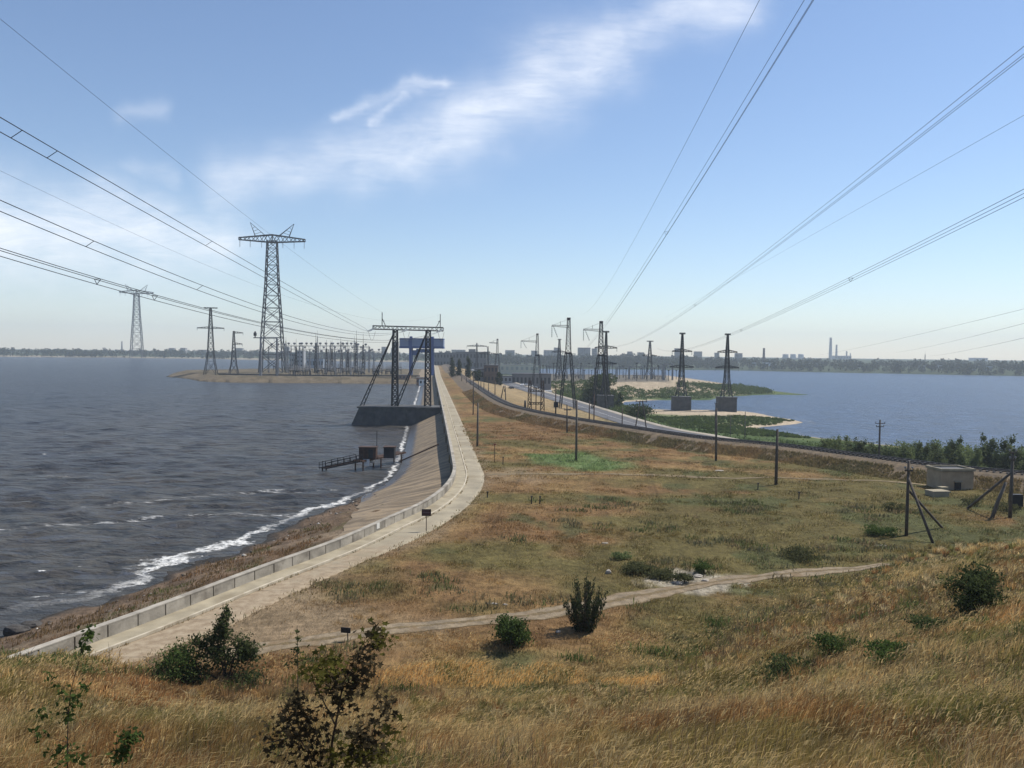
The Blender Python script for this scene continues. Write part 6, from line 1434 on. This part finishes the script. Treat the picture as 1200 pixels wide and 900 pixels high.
# ------------------------------------------------------------------ saplings close by
def star_leaves(C, size, lobes=5, inner=.48):
    n = len(C); a, b_ = rand_frames(n); a[:, 2] *= .6; k = lobes * 2; V = []
    for j in range(k):
        ang = 2 * math.pi * j / k; rr = (1.0 if j % 2 == 0 else inner) * (1.15 if j == 0 else 1); V.append(C + (a * math.cos(ang) + b_ * math.sin(ang)) * (size * rr)[:, None])
    return np.stack(V, 1).reshape(-1, 3), np.arange(n * k).reshape(n, k)
D0 = 9.4
P = col_at(388, D0, 900); t_ = thing('maple_sapling', 'maple sapling with dark and olive leaves in the grass close to the viewer', 'sapling', P); zl = lambda px, py, dd=0: np.array([*(wp(px, py, D0 + dd) - P)])
mb = MB(); mb.tube([(0, 0, -.2), zl(389, 870), zl(396, 835), zl(402, 800), zl(420, 772), zl(436, 745)], [.018, .015, .012, .009, .006, .003], 6); build(mb, 'stem', BARK, t_)
for pts in ([(393, 850), (374, 812), (362, 790)], [(0, 0), (360, 880), (335, 840), (328, 822)], [(0, 0), (425, 890), (440, 850), (458, 820)], [(400, 808), (385, 790), (372, 775)], [(350, 862), (325, 868), (308, 872)]):
    mb = MB(); q = [np.array([0, 0, .1]) if p_ == (0, 0) else zl(*p_, random.uniform(-.15, .15)) for p_ in pts]; mb.tube(q, [.011] + [.007] * (len(q) - 2) + [.003], 5); build(mb, 'branch', BARK, t_)
def leafset(cls, n, size, m, name, sc_=1.0):
    C = []
    for (px, py, rx, ry, f) in cls:
        k_ = int(n * f); u_ = rng.normal(size=(k_, 2)) * .5; C.append(np.stack([*(np.array([zl(px + a * rx, py + b_ * ry, rng.normal() * .22) for a, b_ in u_]).T)], 1))
    C = np.vstack(C); V, F = star_leaves(C, size * .72 * rng.uniform(.5, 1.35, len(C))); link(name, np_mesh(name, V, [F]), m, t_)
leafset([(345, 830, 18, 22, .32), (335, 862, 30, 25, .4), (365, 850, 22, 30, .3), (372, 885, 30, 25, .3), (430, 868, 24, 28, .45), (452, 830, 14, 18, .2), (395, 815, 22, 25, .3), (425, 775, 18, 26, .3), (440, 748, 10, 14, .12), (415, 800, 20, 22, .2)], 400, .062, LEAF_M, 'dark_leaves')
leafset([(375, 790, 22, 22, .5), (393, 780, 20, 18, .3), (445, 750, 18, 16, .3), (405, 885, 26, 18, .5), (440, 885, 22, 16, .35), (460, 860, 16, 18, .12)], 300, .06, LEAF_Y, 'olive_leaves')
def twig_plant(name, label, D, base_px, stem, cls, m, leaf=.035, r=.007, n=60):
    P = col_at(base_px, D, 905); o = thing(name, label, 'plant', P); f_ = lambda px, py, dd=0: wp(px, py, D + dd) - P
    mb = MB(); q = [np.array([0, 0, -.1])] + [f_(*s_) for s_ in stem]; mb.tube(q, np.linspace(r, r * .3, len(q)), 5)
    for px, py, rr, k_ in cls:
        j = min(range(len(stem)), key=lambda i: abs(stem[i][1] - py - 12)); mb.tube([f_(*stem[j]), f_(px, py)], [r * .5, r * .2], 4)
    build(mb, 'stem', BARK, o); C = np.vstack([np.array([f_(px + a * rr, py + b_ * rr, c_ * .12) for a, b_, c_ in rng.normal(size=(int(n * k_), 3)) * .55]) for px, py, rr, k_ in cls])
    V, F = leaf_quads(C, leaf * rng.uniform(.6, 1.3, len(C)), .5, .2); link('leaves', np_mesh('leaves', V, [F]), m, o); return o
twig_plant('thin_sapling', 'thin tall sapling with sparse leaves at the left, close to the viewer', 8.8, 79, [(79, 870), (80, 835), (83, 810), (88, 790), (94, 768), (103, 746)], [(104, 742, 9, .8), (97, 758, 8, .4), (60, 796, 9, .35), (72, 812, 10, .3), (86, 822, 10, .8), (76, 838, 8, .5), (98, 806, 7, .3), (49, 838, 7, .4), (44, 860, 9, .4), (68, 884, 14, .9), (88, 886, 12, .8)], LEAF_G)
twig_plant('leafy_weed', 'small leafy green plant right of the thin tall sapling', 8.8, 142, [(143, 888), (147, 868), (152, 856)], [(150, 866, 11, 1.2), (158, 864, 8, .6), (138, 886, 11, 1.0), (146, 880, 9, .7)], LEAF_G)
twig_plant('tall_weed', 'thin dark spiky weed standing up beside the pointed shrub', 26, 349, [(349, 775), (348.5, 755), (348, 733)], [(349, 762, 5, .9), (349, 748, 3.5, .7), (348, 740, 2, .3), (347, 774, 6, .9), (360, 772, 6, .5), (337, 776, 6, .4)], LEAF_D, .05, .02)

# ------------------------------------------------------------------ stones and litter
def rock(label, P, s, m, group=None, name='rock', cat='rock'):
    n1, n2 = 10, 7; V = []; 
    for i in range(n2 + 1):
        for j in range(n1):
            a, b_ = 2 * math.pi * j / n1, math.pi * i / n2; d = np.array([math.sin(b_) * math.cos(a), math.sin(b_) * math.sin(a), math.cos(b_)])
            if i in (0, n2): d = np.array([0, 0, 1. if i == 0 else -1.])
            V.append(d * (1 + .45 * (vnoise(d[0] * 2 + P[0], d[1] * 2 + d[2] * 1.7 + P[1], 161) - .5)) * s)
    F = [(i * n1 + j, i * n1 + (j + 1) % n1, (i + 1) * n1 + (j + 1) % n1, (i + 1) * n1 + j) for i in range(n2) for j in range(n1)]
    me_ = bpy.data.meshes.new(name); me_.from_pydata([tuple(v) for v in V], [], F); me_.update(); return link(name, me_, m, None, (P[0], P[1], P[2] + s[2] * .3), label=label, category=None, group=group) if False else put_tags(link(name, me_, m, None, (P[0], P[1], P[2] + s[2] * .3)), label, cat, group)
PALE = mat('pale_rock', (.36, .32, .27), .9, .2, 3, bump=.02, bscale=9)
for px, py, s, lb in [(795, 684, (.5, .4, .22), 'pale rock on the left of the white rock patch by the track'), (806, 679, (.7, .45, .3), 'biggest pale rock in the white patch by the dirt track'), (818, 676, (.5, .4, .2), 'flat pale rock on the far side of the white patch'), (826, 681, (.4, .3, .18), 'small pale rock at the right end of the white patch')]:
    rock(lb, hit(px, py), np.array(s) * .7, PALE)
for px, py, s, lb in [(577, 708, (.55, .16, .1), 'flat whitish slab lying in the grass beyond the bright round bush'), (592, 709, (.2, .12, .1), 'small whitish stone right of the flat slab in the grass'), (709, 637, (.4, .2, .1), 'pale stone far out on the brown field'), (724, 654, (.35, .2, .12), 'pale stone under the little yellow green bush'), (654, 741, (.22, .14, .1), 'white scrap at the left foot of the upright shrub'), (1031, 640, (.8, .3, .12), 'flat pale stone in the grass below the braced pole'), (843, 552, (.9, .4, .15), 'pale rubble lump near the footpath by the lone field pole'), (713, 672, (.3, .25, .3), 'pale upright stone behind the upright shrub')]:
    rock(lb, hit(px, py), np.array(s) * .75, PALE)
def lake_hit(px, py): return hit(px, py)
for px, py, s, lb in [(20, 738, (1.6, 1.1, .9), 'big dark boulder at the water edge in the left corner'), (36, 732, (1.3, .9, .7), 'dark boulder right beside the big one at the water edge')]:
    q_ = at(px, py, -4.6); rock(lb, np.array([q_[0], q_[1], max(Hs(q_[0], q_[1]), -5.0)]), np.array(s) * .6, ROCKD)
# rubble band on the beach
pts = []
for a, b_, n in [((60, 742), (180, 712), 160), ((180, 712), (300, 660), 240), ((300, 655), (400, 612), 240), ((395, 615), (446, 560), 300)]:
    A2, B2 = at(*a, -4.2), at(*b_, -4.2); f_ = rng.random(n); pts.append(A2 + (B2 - A2) * f_[:, None] + rng.normal(size=(n, 2)) * 1.9)
pts = np.vstack(pts); zz = H(pts[:, 0], pts[:, 1]); ok = (zz > -5.1) & (zz < -4.15 + rng.normal(0, .25, len(zz))) & (poly_sd(WALL, pts[:, 0], pts[:, 1]) > 3); pts, zz = pts[ok], zz[ok]; n = len(pts)
ico = np.array([[0, 0, 1], [.9, 0, .2], [.1, .9, .3], [-.8, .2, .2], [0, -.9, .2], [.5, .5, -.5], [-.5, .3, -.6], [.1, -.6, -.6]], float); icf = np.array([[0, 1, 2], [0, 2, 3], [0, 3, 4], [0, 4, 1], [1, 5, 2], [2, 6, 3], [3, 7, 4], [4, 7, 1], [1, 7, 5], [2, 5, 6], [3, 6, 7], [5, 7, 6]])
s_ = rng.lognormal(-2.15, .5, n); V = np.c_[pts, zz][:, None, :] + ico[None] * rng.uniform(.6, 1.3, (n, 8, 1)) * s_[:, None, None] * np.array([1.2, 1, .7]); F = (np.arange(n) * 8)[:, None, None] + icf[None]
cc_ = np.repeat(np.where(rng.random(n)[:, None] < .14, np.array([[.42, .39, .34]]), np.array([[.13, .1, .07]])) * rng.uniform(.5, 1.3, n)[:, None], 8, 0)
RUB = bpy.data.materials.new('beach_rubble'); RUB.use_nodes = True; t = NT(RUB.node_tree); b = t.n['Principled BSDF']; a_ = t.node('ShaderNodeAttribute'); a_.attribute_name = 'col'; t.l.new(a_.outputs['Color'], b.inputs['Base Color']); b.inputs['Roughness'].default_value = .9
link('beach_rubble', np_mesh('beach_rubble', V.reshape(-1, 3), [F.reshape(-1, 3)], cc_), RUB, kind='stuff')

# ------------------------------------------------------------------ the air
HAZE = bpy.data.materials.new('pale_air'); HAZE.use_nodes = True; t = NT(HAZE.node_tree); t.n.clear(); o_ = t.node('ShaderNodeOutputMaterial'); pv = t.node('ShaderNodeVolumePrincipled')
pv.inputs['Color'].default_value = (.82, .92, 1.0, 1); pv.inputs['Density'].default_value = .00018; pv.inputs['Anisotropy'].default_value = .1; t.l.new(pv.outputs[0], o_.inputs['Volume'])
mb = MB(); mb.box((0, 0, (160 - 17) / 2), (10200, 10200, 160 + 17)); hz_o = build(mb, 'haze', HAZE, kind='stuff')
